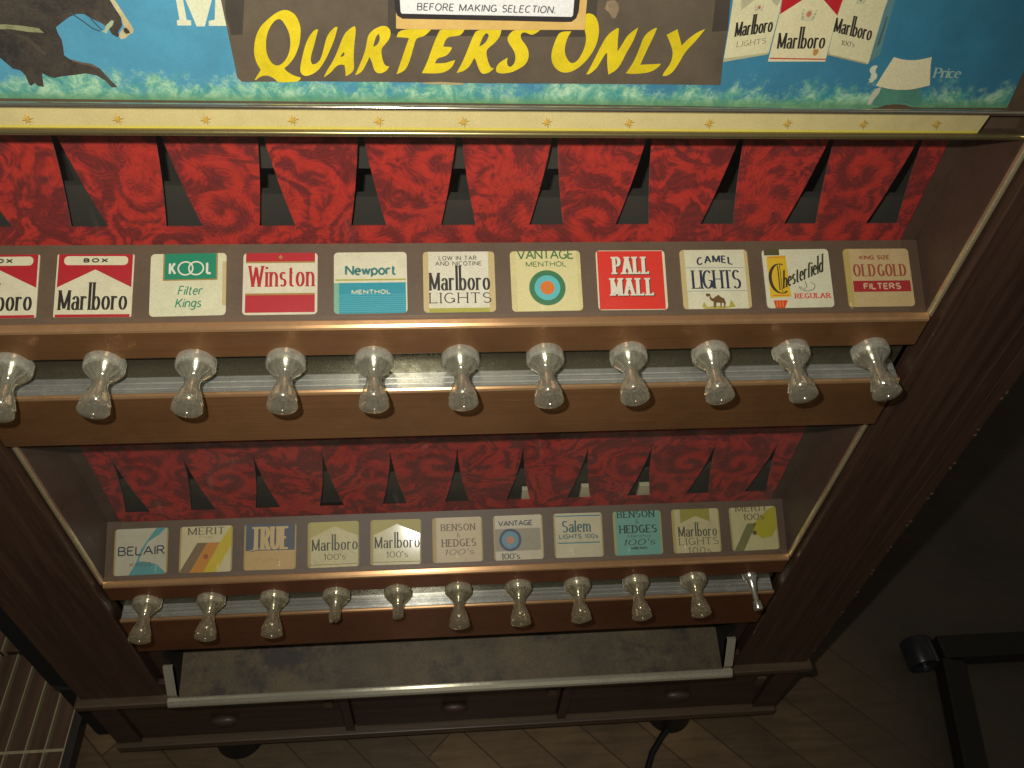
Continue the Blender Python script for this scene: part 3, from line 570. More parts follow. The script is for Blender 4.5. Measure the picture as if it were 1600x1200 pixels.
def hole(cx, zb, ztop, hw):
    """curved wedge cut: narrow at the top, wide at the bottom"""
    n = 9; Lp = []; Rp = []
    for i in range(n + 1):
        t = i / n; w = hw * (0.02 + 0.98 * (1 - t) ** 1.55)
        Lp.append((cx - w, zb + (ztop - zb) * t)); Rp.append((cx + w, zb + (ztop - zb) * t))
    return Lp + Rp[::-1]
def bank(z0, upper):
    cu = copper if upper else copper_low
    # red panel with its eleven curved slots
    zb, zt = z0 + 26.0, (z0 + 150 if upper else z0 + 235)
    sh = Sheet((0, 47.2, 0), (1, 0, 0), (0, 0, 1), (0, -1, 0))
    ap = z0 + (146 if upper else 138)
    holes = [hole((i - 5) * 66.0, z0 + 44.2, ap, 13.0) for i in range(11)]
    sh.poly([(-352, zb), (352, zb), (352, zt), (-352, zt)], red, 0, holes)
    pn = sh.build('brocade_panel', VM)
    so = pn.modifiers.new('thick', 'SOLIDIFY'); so.thickness = 0.0012; so.offset = -1
    # steel works seen through the slots
    bm = bmesh.new()
    for i in range(11):
        cx = (i - 5) * 66.0; v = random.uniform(-6, 6)
        box(bm, cx - 27, cx + 27, 56 + random.uniform(0, 6), 66, z0 + 30, z0 + (66 if upper else 78) + v)
        if upper and 3 <= i <= 6: box(bm, cx - 22 + 5 * v / 6, cx + 26, 62, 70, z0 + 84, z0 + 150)
        box(bm, cx + 32, cx + 34, 50, 120, z0 + 28, z0 + 190)
    obj('column_fronts', bm, column_m, VM)
    obj('inner_back', B(-366, 366, 118, 120, z0 + 20, z0 + (150 if upper else 234)), cavity, VM)
    # sloping ledge that carries the cards
    a, b = -6.4, 56.0
    pr = [(D.y * a, z0 + D.z * a), (D.y * b, z0 + D.z * b), (D.y * b + .6, z0 + D.z * b - 2.5), (D.y * a + 1.0, z0 + D.z * a - 2)]
    obj('sloping_ledge', EX(pr, -352.5, 352.5), deck_m, VM)
    for s in (1, -1):
        pr2 = [(D.y * a, z0 + D.z * a - .8), (D.y * b, z0 + D.z * b - .8), (D.y * b + .6, z0 + D.z * b - 3), (D.y * a + 1, z0 + D.z * a - 3)]
        obj('ledge_end', EX(pr2, *sorted((s * 353.0, s * 366.2))), backing, VM)
        obj('window_surround', B(*sorted((s * 352.4, s * 366.2)), 49, 53, z0 + 26, zt), lining, VM)
    # copper lip and face, slot behind the knobs, lower face
    prof = [(-4.4, -5.5), (-4.8, -1.6), (-6.2, -1.2), (-9.0, -2.2), (-10.6, -3.4), (-11.2, -5.2)]
    edge = [(-4.4, -5.5), (-4.8, -1.4), (-6.0, -1.0), (-9.2, -2.2), (-10.8, -3.6), (-11.3, -5.4), (-9.5, -6.2)]
    obj('copper_lip', EX([(y, z0 + z) for y, z in edge], -366, 366), copper_edge, VM)
    obj('copper_face', EX([(y, z0 + z) for y, z in ((-9.4, -6.4), (-11.2, -5.8), (-11.2, -31.2), (-10.6, -32.2), (-9.4, -32.2))], -365.6, 365.6), cu, VM)
    obj('mirror_strip', EX([(y, z0 + z) for y, z in ((0, -7), (0, -64.6), (2, -64.6), (2, -7))], -366, 366), mirror, VM)
    obj('ridged_ledge', EX([(y, z0 + z) for y, z in ((1.9, -64.8), (-4.6, -65.4), (-4.9, -66.4), (-5.5, -66.4), (-5.8, -65.7), (-9.6, -66.2), (-9.9, -67.2), (-10.5, -67.2), (-10.8, -66.5), (-14.2, -67.0), (-14.2, -70), (1.9, -70))], -365, 365), alum, VM)
    zb2 = -126.0 if upper else -144.0
    obj('copper_edge', EX([(y, z0 + z) for y, z in ((-14.4, -70.2), (-14.4, -67.0), (-15.4, -66.5), (-16.8, -67.6), (-17.3, -69.4), (-17.3, -70.2))], -366, 366), copper_edge, VM)
    obj('copper_apron', EX([(y, z0 + z) for y, z in ((-14.4, -70.5), (-17.2, -70.5), (-17.2, zb2 + 1), (-16.2, zb2), (-14.4, zb2))], -366, 366), cu, VM)
    obj('slot_floor', B(-366, 366, -13.9, 60, z0 - 76, z0 - 70.4), dark_in, VM)
bank(0.0, True); bank(LO, False)
obj('window_lid', B(-366, 366, -13.8, 60, -128.5, -126.4), dark_in, VM)

# panel behind the advert, star strip with chrome beads, glass
obj('header_backing', B(-366, 366, 9.5, 12, 150.2, TOP), backing, VM)
obj('header_shelf', B(-366, 366, 3.0, 60, 149.0, 150.0), lining, VM)
st = Sheet((0, 0.0, 0), (1, 0, 0), (0, 0, 1), (0, -1, 0), step=0.05)
strip_m = paper((214, 197, 138), 0.45, 0.6)
st.body([(-366, 152.2), (333.5, 152.2), (335.8, 165.2), (-366, 165.2)], 1.5, strip_m)
gold = paper((212, 170, 66), 0.45, 0.2); lemon = paper((216, 200, 88), 0.4, 0.3)
st.rect(-366, 152.4, 333.4, 154.2, lemon, 1)
for sx, sz in ART['stars']:
    for k in range(8):
        a = k * math.pi / 4 + 0.2; r = 3.8 if k % 2 == 0 else 3.0
        st.face([(sx + .55 * math.cos(a + 1.57), sz + .55 * math.sin(a + 1.57)), (sx + .55 * math.cos(a - 1.57), sz + .55 * math.sin(a - 1.57)), (sx + r * math.cos(a), sz + r * math.sin(a))], gold, 0.1 * (2 + k * .1) * 10)
st.build('star_strip', VM)
bead_m = metal('old_brass_bead', (150, 136, 92), 0.25, 0.8, 0.3)
for zc, r in ((167.6, 1.7), (150.6, 2.2)):
    bm = tube([W(-366, -0.8, zc), W(366, -0.8, zc)], r * 0.001, 12)
    obj('chrome_bead', bm, chrome if zc > 160 else bead_m, VM, True)
for za, zb_, dust in ((-1.4, TOP, 0.016), (LO - 1.4, -127.6, 0.085)):
    bm = bmesh.new(); bm.faces.new([bm.verts.new(W(*p)) for p in ((-366, -4.4, za + .6), (366, -4.4, za + .6), (366, -4.4, zb_), (-366, -4.4, zb_))])
    obj('glass_pane', bm, pane('dusty_glass', dust), VM)

# pull knobs
full = [(-1, 6), (-0.6, 14.0), (0.2, 14.8), (7.6, 14.8), (8.6, 14.2), (9.0, 13.0), (10.8, 12.6), (11.4, 11.6), (13.4, 10.2), (15.6, 8.0), (18.0, 6.4), (21.0, 5.7), (24, 5.9), (27.6, 6.7), (28.2, 7.2), (32, 8.2), (36, 9.4), (39.6, 10.4), (40.2, 10.1), (40.8, 10.7), (43.4, 11.3), (44.6, 11.2), (45.2, 10.6), (45.6, 9.6), (46.6, 7.4), (47.4, 4.6), (47.8, 2.4), (48.4, 1.0)]
def knob_bm(kind):
    if kind == 'full': return lathe(full, 32, (28.1, 40, 0.06))
    if kind == 'chipped': return lathe(full, 32, (28.1, 40, 0.06), mod=lambda a, r, s: (min(r, 9.6 + 1.6 * math.sin(9 * a)) if (3.5 < a < 4.7 and s < 12) else r, s))
    if kind == 'split': return lathe(full, 32, (28.1, 40, 0.06), mod=lambda a, r, s: (r * (1 - 0.42 * math.exp(-((a - 5.9) / 0.22) ** 2)) if s > 24 else r, s - (5 * math.exp(-((a - 5.6) / 0.5) ** 2) if s > 36 else 0)))
    if kind == 'stump': return lathe(full[:13] + [(27.5, 6.4), (31, 6.0), (32, 3)], 18, None, 2.6)
    if kind == 'tilted_stump': return lathe(full[:12] + [(25, 6.3), (32, 5.8), (33, 2.6)], 18, None, 1.2)
    return lathe([(-1, 4), (0, 8.4), (5, 8.4), (7, 7), (9, 5.6), (20, 3.4), (32, 3.2), (33, 4.8), (41, 5.2), (42.5, 4.2), (43, 1)], 20)
protos = {}
tilt = math.atan2(4.0, 34.0)
for row, z0 in ((0, 0.0), (1, LO)):
    for i in range(11):
        kind = 'full'
        if row == 0 and i == 9: kind = 'chipped'
        if row == 1: kind = {3: 'stump', 4: 'tilted_stump', 7: 'split', 10: 'bare'}.get(i, 'full')
        key = (kind, row)
        base = W((i - 5) * 66.0, -8.4, z0 - 37.0 + (0 if row == 0 else 0.4))
        if key not in protos:
            kb = obj('pull_knob', knob_bm(kind), {0: knob_m, 1: knob_low}[row] if kind != 'bare' else shaft_m, VM, True)
            rod = None
            if kind != 'bare':
                ln = {'stump': 26, 'tilted_stump': 28}.get(kind, 34)
                rod = bpy.data.objects.new('shaft', None)
                k_ = [(-9, 2), (-8.4, 6.0), (-1.2, 6.0), (-1, 11.5), (2.0, 11.8), (6.0, 10.6), (9, 8.2), (13, 5.6), (17, 4.4), (22, 4.0)]
                k_ += [(25, 4.1), (29, 4.8), (33, 5.4), (36, 5.2), (37.6, 4.0), (38.2, 1)] if ln > 30 else [(ln - 1, 3.8), (ln, 1)]
                bmr = lathe(k_, 24)
                me = bpy.data.meshes.new('shaft'); bmr.to_mesh(me); bmr.free(); me.materials.append(shaft_m)
                for p in me.polygons: p.use_smooth = True
                me.set_sharp_from_angle(angle=math.radians(38))
                rod = bpy.data.objects.new('shaft', me); link(rod, kb)
            protos[key] = (kb, rod)
        else:
            kb0, rod0 = protos[key]; kb = kb0.copy(); C.objects.link(kb)
            if rod0: rod = rod0.copy(); rod.parent = kb; C.objects.link(rod)
        kb.location = base - VM.location
        j = random.uniform(-1, 1) * 0.035
        kb.rotation_euler = (tilt + random.uniform(-.035, .035), 0 if kind != 'full' else random.uniform(-3, 3) * 0 , j)
        kb['group'] = 'clear pull knobs in two rows'
        lab = {'chipped': 'clear pull knob with a chipped collar', 'stump': 'clear pull knob broken off to a jagged stump', 'tilted_stump': 'clear pull knob snapped to a blunt stub', 'split': 'clear pull knob with a split bulb', 'bare': 'thin bare metal pull rod without its clear knob'}.get(kind)
        if lab: kb['label'] = lab
protos[('full', 0)][0].modifiers.clear()

# delivery tray
def tray_dust():
    t = NT('dusty_tray_floor'); v = t.coord()
    f = t.noise(v, 9, 7, 0.72); f2 = t.noise(v, 380, 3, 0.7); f3 = t.noise(t.coord((1, 1, 1), (0, 0, 0), (3.3, 1.1, 0)), 22, 5, 0.7)
    c = t.ramp(f, [(0.3, lin((54, 46, 36))), (0.5, lin((92, 78, 54))), (0.7, lin((118, 100, 70)))])
    c = t.mixc(t.ramp(f3, [(0.5, (0,) * 3), (0.64, (0.9,) * 3)]), c, lin((50, 42, 36)))
    c = t.mixc(1.0, c, t.ramp(f2, [(0.3, (0.72,) * 3), (0.7, (1.15,) * 3)]), 'MULTIPLY')
    t.setc(c); t.p(Roughness=0.6); t.bump(f2, 0.2, 0.0006); return t.m
tr_ = obj('delivery_tray', EX([(-37, -606), (-37.6, -608.5), (60, -580), (60, -577)], -341.6, 341.6), tray_dust(), VM)
TO = VM.location + tr_.location
def tpart(name, bm, m): return obj(name, bm, m, tr_)
tpart('tray_rim', EX([(-38.0, -595.6), (-38.6, -594.4), (-40.2, -594.2), (-43.2, -594.8), (-46.2, -598.6), (-47.4, -601.2), (-47.2, -603.4), (-45.8, -604.4), (-38.5, -605.4)], -351, 351), tray_rim)
tpart('tray_front', EX([(-38.6, -605.8), (-46.0, -604.6), (-43.5, -616), (-38.6, -618)], -349, 349), wood_base)
for s in (1, -1):
    tpart('rim_arm', EX([(-15, -553.5), (-18.2, -553.0), (-37.4, -589.6), (-36.9, -592.0), (-36.6, -601.5), (-15, -563)], *sorted((s * 339.6, s * 350.8))), tray_rim)
    tpart('tray_cheek', EX([(-37, -600), (-14, -556), (-14, -520), (58, -512), (58, -584), (-37, -606)], *sorted((s * 342.0, s * 345.0))), dark_in)
obj('tray_housing', B(-366, 366, 62, 66, -640, -510), dark_in, VM)
for s in (1, -1): obj('chute_side', B(*sorted((s * 351.4, s * 366)), -6, 60, -638, -512), wood_base, VM)
obj('front_rail', B(-371, 371, -15.4, -8, -639.8, -607, bev=.6), wood_base, VM)

# base with three mock drawers
obj('base_moulding', B(-479, 479, -27, 2, -652, -640.2, bev=2.5), wood_mould, VM)
obj('base_cabinet', B(-471, 471, -8, 396, -812, -652.3), wood_base, VM)
obj('base_rail', B(-474, 474, -23, -8.2, -813, -797, bev=1.5), wood_mould, VM)
for s in (1, -1): obj('base_post', B(*sorted((s * 440, s * 473)), -17, -8.2, -796.8, -652.4, bev=1), wood_base, VM)
for x in (-152, 151): obj('divider_stile', B(x - 6, x + 6, -18, -8.2, -796.8, -652.4, bev=.6), wood_base, VM)
for xa, xb, xk in ((-438, -160, -316), (-144, 143, -4), (159, 438, 313)):
    dr = obj('base_drawer', B(xa, xb, -12.5, -8.3, -794, -656, bev=1), wood_base, VM)
    bm = bmesh.new()
    bmesh.ops.create_uvsphere(bm, u_segments=20, v_segments=10, radius=1.0)
    for v in bm.verts: v.co = W(xk + v.co.x * 19, -17 + v.co.y * 8, -733 + v.co.z * 9)
    obj('drawer_knob', bm, wood_base, dr, True)
    xc = xb - 13
    obj('drawer_catch', B(xc - 6, xc + 6, -16.5, -12.7, -712, -690, bev=1), wood_mould, dr)
for x in (-318, 325):
    bm = bmesh.new(); bmesh.ops.create_cone(bm, cap_ends=True, segments=28, radius1=0.036, radius2=0.03, depth=0.038)
    for v in bm.verts: v.co += W(x, 6, -831.5)
    ft = obj('round_foot', bm, black_rub, VM)
for x in (-318, 325):
    bm = bmesh.new(); bmesh.ops.create_cone(bm, cap_ends=True, segments=24, radius1=0.03, radius2=0.03, depth=0.036)
    for v in bm.verts: v.co += W(x, 330, -831.5)
    obj('round_foot', bm, black_rub, VM)

for i, dx, hh in ((6, 4, 12), (7, 2, 14), (8, 0, 13)):
    cx = (i - 5) * 66.0
    o = obj('cigarette_pack', B(cx + dx, cx + 26, 50.5, 55.5, LO + 31, LO + 46 + hh, bev=.6), paper((206, 198, 160), 0.5, 0.3), None, origin=W(cx + 13, 53, LO + 31))
    tag(o, 'pale cigarette pack showing through a lower slot above the target, teal ruled or aqua card', 'cigarette pack', 'packs glimpsed through the lower slots')
# ------------------------------------------------------------------ brand cards on the two ledges
CW, CH = 54.0, 47.6
def rrect(x0, y0, x1, y1, r, n=5):
    out = []
    for cx, cy, a in ((x1 - r, y0 + r, -90), (x1 - r, y1 - r, 0), (x0 + r, y1 - r, 90), (x0 + r, y0 + r, 180)):
        out += arc(cx, cy, r, r, a, a + 90, n)
    return out
OUT = rrect(0, 0, CW, CH, 3.0)
def ink(*c): return paper(c, 0.5, 0.25)
class Card(Sheet):
    def __init__(s, i, z0, ground, label, rot=0.0, lift=0.0, r=3.0, gloss=0.0):
        s.r = s
        ca, sa = math.cos(rot), math.sin(rot); ex = Vector((1, 0, 0)); d = D
        e1 = ex * ca + d * sa; e2 = d * ca - ex * sa
        mid = Vector(((i - 5) * 66.0, 0, z0)) + d * (CH / 2 + lift) + N * 0.85
        o = mid - e1 * CW / 2 - e2 * CH / 2
        out = rrect(0, 0, CW, CH, r)
        super().__init__(o, e1, e2, N, clip=out, step=0.04); s.mid = mid; s.label = label
        s.g = paper(ground, 0.42, 0.65, coat=gloss); s.body(out, 0.7, s.g)
        if z0 < -1:
            e = paper((190, 170, 104), 0.5, 0.4); s.rect(0, 0, 1.7, CH, e, 5); s.rect(CW - 1.5, 0, CW, CH, e, 5)
    def R(s, x0, y0, x1, y1, c, l=1): s.rect(x0 * CW, y0 * CH, x1 * CW, y1 * CH, c, l)
    def PL(s, pts, c, l=1): s.poly([(x * CW, y * CH) for x, y in pts], c, l)
    def T(s, st, x0, x1, y, cap, c, l=3, **k): s.text(st, x0 * CW, y * CH, (x1 - x0) * CW, cap * CH, c, l, **k)
    def done(s):
        o = s.build('brand_card', origin=W(*s.mid)); tag(o, s.label, 'label card', 'brand cards on the two sloping ledges'); return o
BLK = ink(46, 40, 36); NAVY = ink(44, 52, 78); RED = ink(186, 32, 42); CRM = ink(228, 222, 184); TAN = ink(206, 186, 128); GREEN = ink(22, 140, 104)
TEALT = ink(44, 140, 150); WHITE = ink(236, 232, 208); GOLD = ink(172, 134, 66); OLIVE = ink(176, 172, 62)
MARL = dict(wt=0.135, thin=0.05, serif=0.022, gap=0.34, asc=1.42)
SER = dict(wt=0.17, thin=0.07, serif=0.06, gap=0.34); SANS = dict(wt=0.15, gap=0.28); BOLD = dict(wt=0.2, gap=0.3)

def box_card(i, label, rot):
    c = Card(i, 0, (228, 222, 186), label, rot, r=1.2)
    c.PL([(.02, .47), (.02, 1), (.98, 1), (.98, .47), (.5, .755)], RED); c.R(.02, 0, .98, .045, RED)
    p = [(x, y) for x, y in rrect(.09 * CW, .825 * CH, .92 * CW, .968 * CH, 3.0)]; c.poly(p, CRM, 2)
    c.T('BOX', .34, .66, .865, .07, BLK, wt=.28, gap=.4)
    c.T('Marlboro', .05, .94, .115, .31, BLK, **MARL); c.done()
box_card(0, 'red and cream BOX card cut off by the left edge of the photo', 0.004)
box_card(1, 'red and cream BOX card shown whole, beside the green-topped card', -0.006)
c = Card(2, 0, (226, 224, 186), 'cream card with a green block of white capitals above slanted green words', 0.012)
c.R(.165, .565, .885, 1, GOLD); c.R(.185, .585, .865, 1, GREEN, 2)
c.T('K', .24, .34, .66, .2, WHITE, wt=.17); c.T('L', .73, .81, .66, .2, WHITE, wt=.17)
for x in (.46, .6): c.stroke([(x * CW + 5.2 * math.cos(a / 24 * 6.2832), .76 * CH + 5.0 * math.sin(a / 24 * 6.2832)) for a in range(25)], 1.1, 1.1, WHITE, 3, True)
c.T('Filter', .36, .68, .33, .15, GREEN, wt=.12, slant=.22, gap=.24); c.T('Kings', .33, .67, .13, .15, GREEN, wt=.12, slant=.22, gap=.22); c.R(.95, .15, 1, .86, TAN); c.done()
c = Card(3, 0, (226, 220, 188), 'card with red bands above and below a red serif name', 0.0)
c.R(.035, .86, .965, 1, RED); c.R(.035, .835, .965, .86, GOLD); c.R(.035, .315, .965, .345, GOLD); c.R(.035, .035, .965, .315, RED); c.PL([(.47, .93), (.5, .89), (.53, .93), (.5, .97)], GOLD, 2)
c.T('Winston', .07, .96, .45, .34, RED, wt=.125, thin=.05, serif=.028, gap=.34, asc=1.0); c.done()
c = Card(4, 0, (228, 224, 192), 'card with cream top and teal striped lower half', 0.003)
c.R(.02, .0, .98, .5, ink(34, 152, 168)); c.R(.02, .535, .98, .56, OLIVE)
for k in range(9): c.R(.03, .03 + .034 * k, .97, .038 + .034 * k, ink(96, 188, 196), 2)
c.R(.0, .0, .07, .5, ink(130, 180, 150), 3)
c.T('Newport', .15, .85, .62, .17, ink(52, 122, 118), wt=.19, gap=.2); c.T('MENTHOL', .24, .77, .315, .07, CRM, 4, wt=.2, gap=.3); c.done()
c = Card(5, 0, (230, 226, 200), 'cream card with tan side edges, small capitals above a tall name', 0.0)
c.R(0, 0, .075, 1, TAN); c.R(.91, 0, 1, 1, TAN); c.R(.075, 0, .91, .07, OLIVE); GR = ink(92, 84, 72)
c.T('LOW IN TAR', .22, .75, .855, .075, GR, **SANS); c.T('AND NICOTINE', .17, .82, .765, .075, GR, **SANS)
c.T('Marlboro', .08, .93, .36, .29, BLK, **MARL); c.T('LIGHTS', .08, .94, .15, .17, BLK, wt=.12, thin=.075, serif=.06, gap=.3); c.done()
c = Card(6, 0, (224, 212, 150), 'cream card with a green, aqua and orange target, darkest yellowing', 0.006)
c.R(.085, 0, .95, 1, ink(228, 218, 156)); GN = ink(72, 122, 72)
c.T('VANTAGE', .1, .91, .86, .16, GN, wt=.15, gap=.16); c.T('MENTHOL', .22, .8, .735, .09, GN, wt=.15, gap=.24)
for r, q in ((.258, ink(62, 126, 84)), (.182, ink(96, 194, 196)), (.1, ink(226, 124, 42))):
    c.disc(.51 * CW, .385 * CH, r * CW, q, {.258: 2, .182: 3, .1: 4}[r])
c.done()
c = Card(7, 0, (236, 226, 190), 'bright orange red card with two rows of white slab capitals', -0.004)
OR = ink(228, 54, 38); c.R(.02, .01, .965, .99, OR)
for dx, dy, q, l in ((.012, -.014, BLK, 2), (0, 0, WHITE, 3)):
    c.T('PALL', .23 + dx, .77 + dx, .60 + dy, .29, q, l, wt=.2, thin=.09, serif=.07, gap=.5); c.T('MALL', .19 + dx, .82 + dx, .24 + dy, .29, q, l, wt=.2, thin=.09, serif=.07, gap=.5)
c.done()
c = Card(8, 0, (228, 224, 190), 'cream card with navy capitals above a small brown camel', 0.0)
c.R(0, 0, .07, 1, TAN); c.R(.95, 0, 1, 1, TAN); c.R(.07, .69, .95, .7, ink(150, 168, 182)); c.R(.07, .295, .95, .305, ink(150, 168, 182))
c.T('CAMEL', .24, .78, .73, .13, NAVY, wt=.24, thin=.14, gap=.36, arch=2.4); c.T('LIGHTS', .15, .87, .34, .31, NAVY, wt=.13, thin=.05, serif=.05, gap=.2)
BR = ink(112, 82, 44)
c.PL([(.35, .2), (.33, .245), (.36, .26), (.4, .25), (.405, .2), (.43, .17), (.47, .2), (.52, .235), (.55, .2), (.6, .17), (.62, .1), (.6, .02), (.585, .02), (.59, .09), (.56, .1), (.55, .02), (.535, .02), (.535, .1), (.48, .1), (.47, .02), (.455, .02), (.46, .1), (.45, .02), (.435, .02), (.44, .12), (.41, .13), (.385, .17), (.385, .215)], BR, 3)
c.PL([(.66, .03), (.70, .15), (.76, .03)], OLIVE, 2); c.PL([(.28, .02), (.46, .05), (.74, .03), (.6, 0), (.3, 0)], ink(190, 176, 92), 2); c.PL([(.27, .03), (.3, .12), (.34, .03)], OLIVE, 2); c.done()
c = Card(9, 0, (228, 226, 192), 'cream card with a yellow block at left and a slanting script name', 0.006)
c.R(.03, .9, .26, 1, ink(88, 84, 48)); c.PL([(.06, .17), (.37, .19), (.35, .9), (.06, .88)], ink(232, 192, 44)); c.R(.08, .86, .34, .875, ink(226, 120, 40), 2); c.R(.1, .205, .34, .22, ink(226, 120, 40), 2)
c.PL([(.12, .0), (.26, .0), (.31, .13), (.1, .13)], ink(226, 76, 34), 2)
for k in range(3): c.R(.14 + .045 * k, .02, .155 + .045 * k, .11, ink(236, 150, 70), 3)
DK = ink(60, 58, 40)
c.stroke([(x * CW, y * CH) for x, y in arc(.24, .5, .155, .25, 70, 300, 18)], 2.6, .6, DK, 4); c.R(.205, .3, .222, .72, DK, 4); c.R(.24, .27, .25, .74, DK, 4)
fe = Vector((.93, .37)).normalized()
c.text('hesterfield', 0, 0, .68 * CW, .25 * CH, DK, 5, wt=.12, thin=.05, serif=.02, gap=.3, asc=1.25, frame=((.27 * CW, .33 * CH), (fe.x, fe.y), (.12, 1.0)))
c.stroke([(x * CW, y * CH) for x, y in [(.6, .45), (.62, .36), (.58, .31), (.52, .35)] + arc(.62, .36, .12, .08, 180, 420, 14)], .5, .35, DK, 5)
c.T('REGULAR', .42, .96, .155, .085, ink(226, 74, 66), wt=.26, thin=.14, serif=.1, gap=.32); c.done()
c = Card(10, 0, (212, 186, 134), 'tan card with faded red ornate capitals over a red FILTERS band', 0.0)
c.R(0, 0, .085, 1, ink(196, 176, 96)); FD = ink(168, 84, 58)
c.T('KING SIZE', .24, .7, .81, .075, FD, wt=.22, gap=.26); c.T('OLD', .12, .46, .52, .21, FD, wt=.17, thin=.06, serif=.05, gap=.42); c.T('GOLD', .49, .93, .52, .21, FD, wt=.17, thin=.06, serif=.05, gap=.4)
c.R(.1, .255, .97, .445, ink(178, 44, 52)); c.T('FILTERS', .25, .82, .295, .11, ink(226, 190, 146), wt=.22, gap=.26); c.done()

# lower ledge
c = Card(0, LO, (208, 204, 176), 'pale grey card with teal diagonal flashes and dark capitals', 0.008)
TL = ink(92, 166, 166)
c.PL([(.78, 1), (.96, 1), (.84, .86), (.62, .7), (.5, .42), (.46, .3), (.42, .28), (.5, .55), (.66, .82)], TL); c.PL([(.28, 0), (1, 0), (.92, .08), (.8, .22), (.62, .27), (.44, .3)], TL)
c.T('BELAIR', .07, .95, .42, .2, NAVY, 4, wt=.14, gap=.2); c.T('KINGS', .3, .7, .18, .085, GR, 4, wt=.12, gap=.24); c.done()
c = Card(1, LO, (226, 214, 164), 'cream card with brown, orange and yellow diagonal stripes', 0.0)
c.PL([(.33, .64), (.52, .64), (.2, 0), (.0, 0)][::1], ink(132, 112, 76)); c.PL([(.52, .64), (.76, .64), (.46, 0), (.2, 0)], ink(216, 142, 44)); c.PL([(.76, .64), (1, 1.05), (1, .62), (.7, 0), (.46, 0)], ink(220, 196, 34))
c.disc(.5 * CW, .34 * CH, 2.6, ink(168, 96, 40), 3); c.T('MERIT', .15, .84, .82, .155, ink(96, 84, 66), **SER); c.T('Filter', .36, .64, .73, .06, ink(186, 168, 124), wt=.12); c.done()
c = Card(2, LO, (214, 186, 128), 'tan card with tall blocky pale capitals on a dark blue top', -0.008)
c.R(.02, .42, .98, 1, ink(84, 92, 106)); c.R(.11, .4, .2, .44, TAN, 2); 
c.T('TRUE', .13, .86, .44, .50, ink(222, 194, 134), 3, wt=.185, thin=.1, serif=.02, gap=.42)
c.R(.02, 0, .98, .42, ink(216, 180, 112), 2); c.stroke([(.22 * CW, .2 * CH), (.3 * CW, .27 * CH), (.38 * CW, .17 * CH), (.5 * CW, .25 * CH), (.66 * CW, .2 * CH)], .5, .4, ink(184, 148, 92), 4); c.done()
for i, lab in ((3, 'olive topped card with a cream roof shape, right of the dark blue topped card'), (4, 'olive topped card under the bright glare spot, left of the plain tan card')):
    c = Card(i, LO, (222, 212, 150), lab, .004 if i == 3 else -.01, gloss=0.5)
    c.R(0, 0, .06, 1, ink(196, 180, 92)); c.PL([(.06, .66), (.06, 1), (1, 1), (1, .66), (.52, .9)], ink(200, 188, 104)); c.R(.03, .055, .97, .07, GOLD)
    c.T('Marlboro', .08, .97, .37, .25, ink(78, 70, 52), **MARL); c.T("100's", .31, .74, .16, .13, ink(104, 94, 66), wt=.14, thin=.07, serif=.06, gap=.2); c.done()
BHK = ink(134, 116, 86)
c = Card(5, LO, (214, 192, 142), 'plain tan card with three lines of dull brown serif lettering', 0.0)
c.R(0, 0, .08, 1, ink(206, 176, 118)); c.T('BENSON', .17, .86, .70, .155, BHK, wt=.2, thin=.1, serif=.06, gap=.36); c.T('&', .48, .55, .55, .11, BHK, wt=.1, thin=.06); c.T('HEDGES', .18, .87, .345, .17, BHK, wt=.2, thin=.1, serif=.06, gap=.36)
c.T("100's", .22, .82, .165, .12, BHK, wt=.18, thin=.08, serif=.05, slant=.35, gap=.2); c.done()
c = Card(6, LO, (216, 206, 172), 'cream card with a blue target on a grey band', 0.004)
c.R(.03, .2, .95, .7, ink(166, 160, 132)); c.T('VANTAGE', .1, .8, .76, .125, ink(74, 84, 98), wt=.19, gap=.16)
for r, q, l in ((.225, ink(66, 84, 104), 2), (.17, ink(108, 158, 172), 3), (.075, ink(214, 140, 96), 4)): c.disc(.335 * CW, .45 * CH, r * CW, q, l)
c.T("100's", .14, .52, .02, .13, ink(70, 78, 80), wt=.2, thin=.1, serif=.05, gap=.2); c.done()
c = Card(7, LO, (218, 210, 172), 'cream card with thin teal rules and teal serif name', -0.004)
c.R(.04, .925, .96, .95, TEALT); c.R(.07, .315, .93, .34, TEALT); c.T('Salem', .17, .76, .57, .26, ink(52, 110, 112), wt=.15, thin=.07, serif=.03, gap=.3); c.T('LIGHTS 100s', .1, .9, .42, .105, ink(84, 122, 122), wt=.19, gap=.24); c.done()
c = Card(8, LO, (122, 184, 166), 'solid aqua green card with dark serif lettering cut at its top edge', 0.0)
DG = ink(34, 66, 66); c.R(0, 0, .05, 1, ink(152, 190, 128))
c.T('BENSON', .09, .87, .85, .16, DG, wt=.2, thin=.1, serif=.06, gap=.34); c.T('&', .45, .54, .71, .1, DG, wt=.1, thin=.06); c.T('HEDGES', .12, .9, .5, .18, DG, wt=.2, thin=.1, serif=.06, gap=.34)
c.T('Menthol', .26, .76, .385, .085, ink(66, 104, 104), wt=.12, slant=.3); c.T("100's", .17, .84, .225, .13, DG, wt=.2, thin=.08, serif=.05, slant=.4, gap=.2); c.T('HARD PACK', .34, .68, .125, .06, DG, wt=.24, gap=.3); c.done()
c = Card(9, LO, (214, 204, 152), 'yellowed card with an olive chevron over a tall name and thin capitals', 0.0)
c.R(0, 0, .06, 1, ink(190, 180, 98)); c.PL([(.18, .68), (.18, 1), (.8, 1), (.8, .7), (.5, .84)], ink(164, 158, 62)); c.T('Marlboro', .12, .93, .37, .23, ink(74, 74, 62), **MARL)
c.T('LIGHTS', .12, .95, .18, .16, ink(88, 86, 66), wt=.12, thin=.075, serif=.06, gap=.3); c.T('100s', .3, .78, -.02, .14, ink(88, 86, 66), wt=.12, thin=.075, serif=.06, gap=.3); c.done()
c = Card(10, LO, (214, 206, 150), 'yellowed card with a green brown stripe and a yellow blot', 0.012)
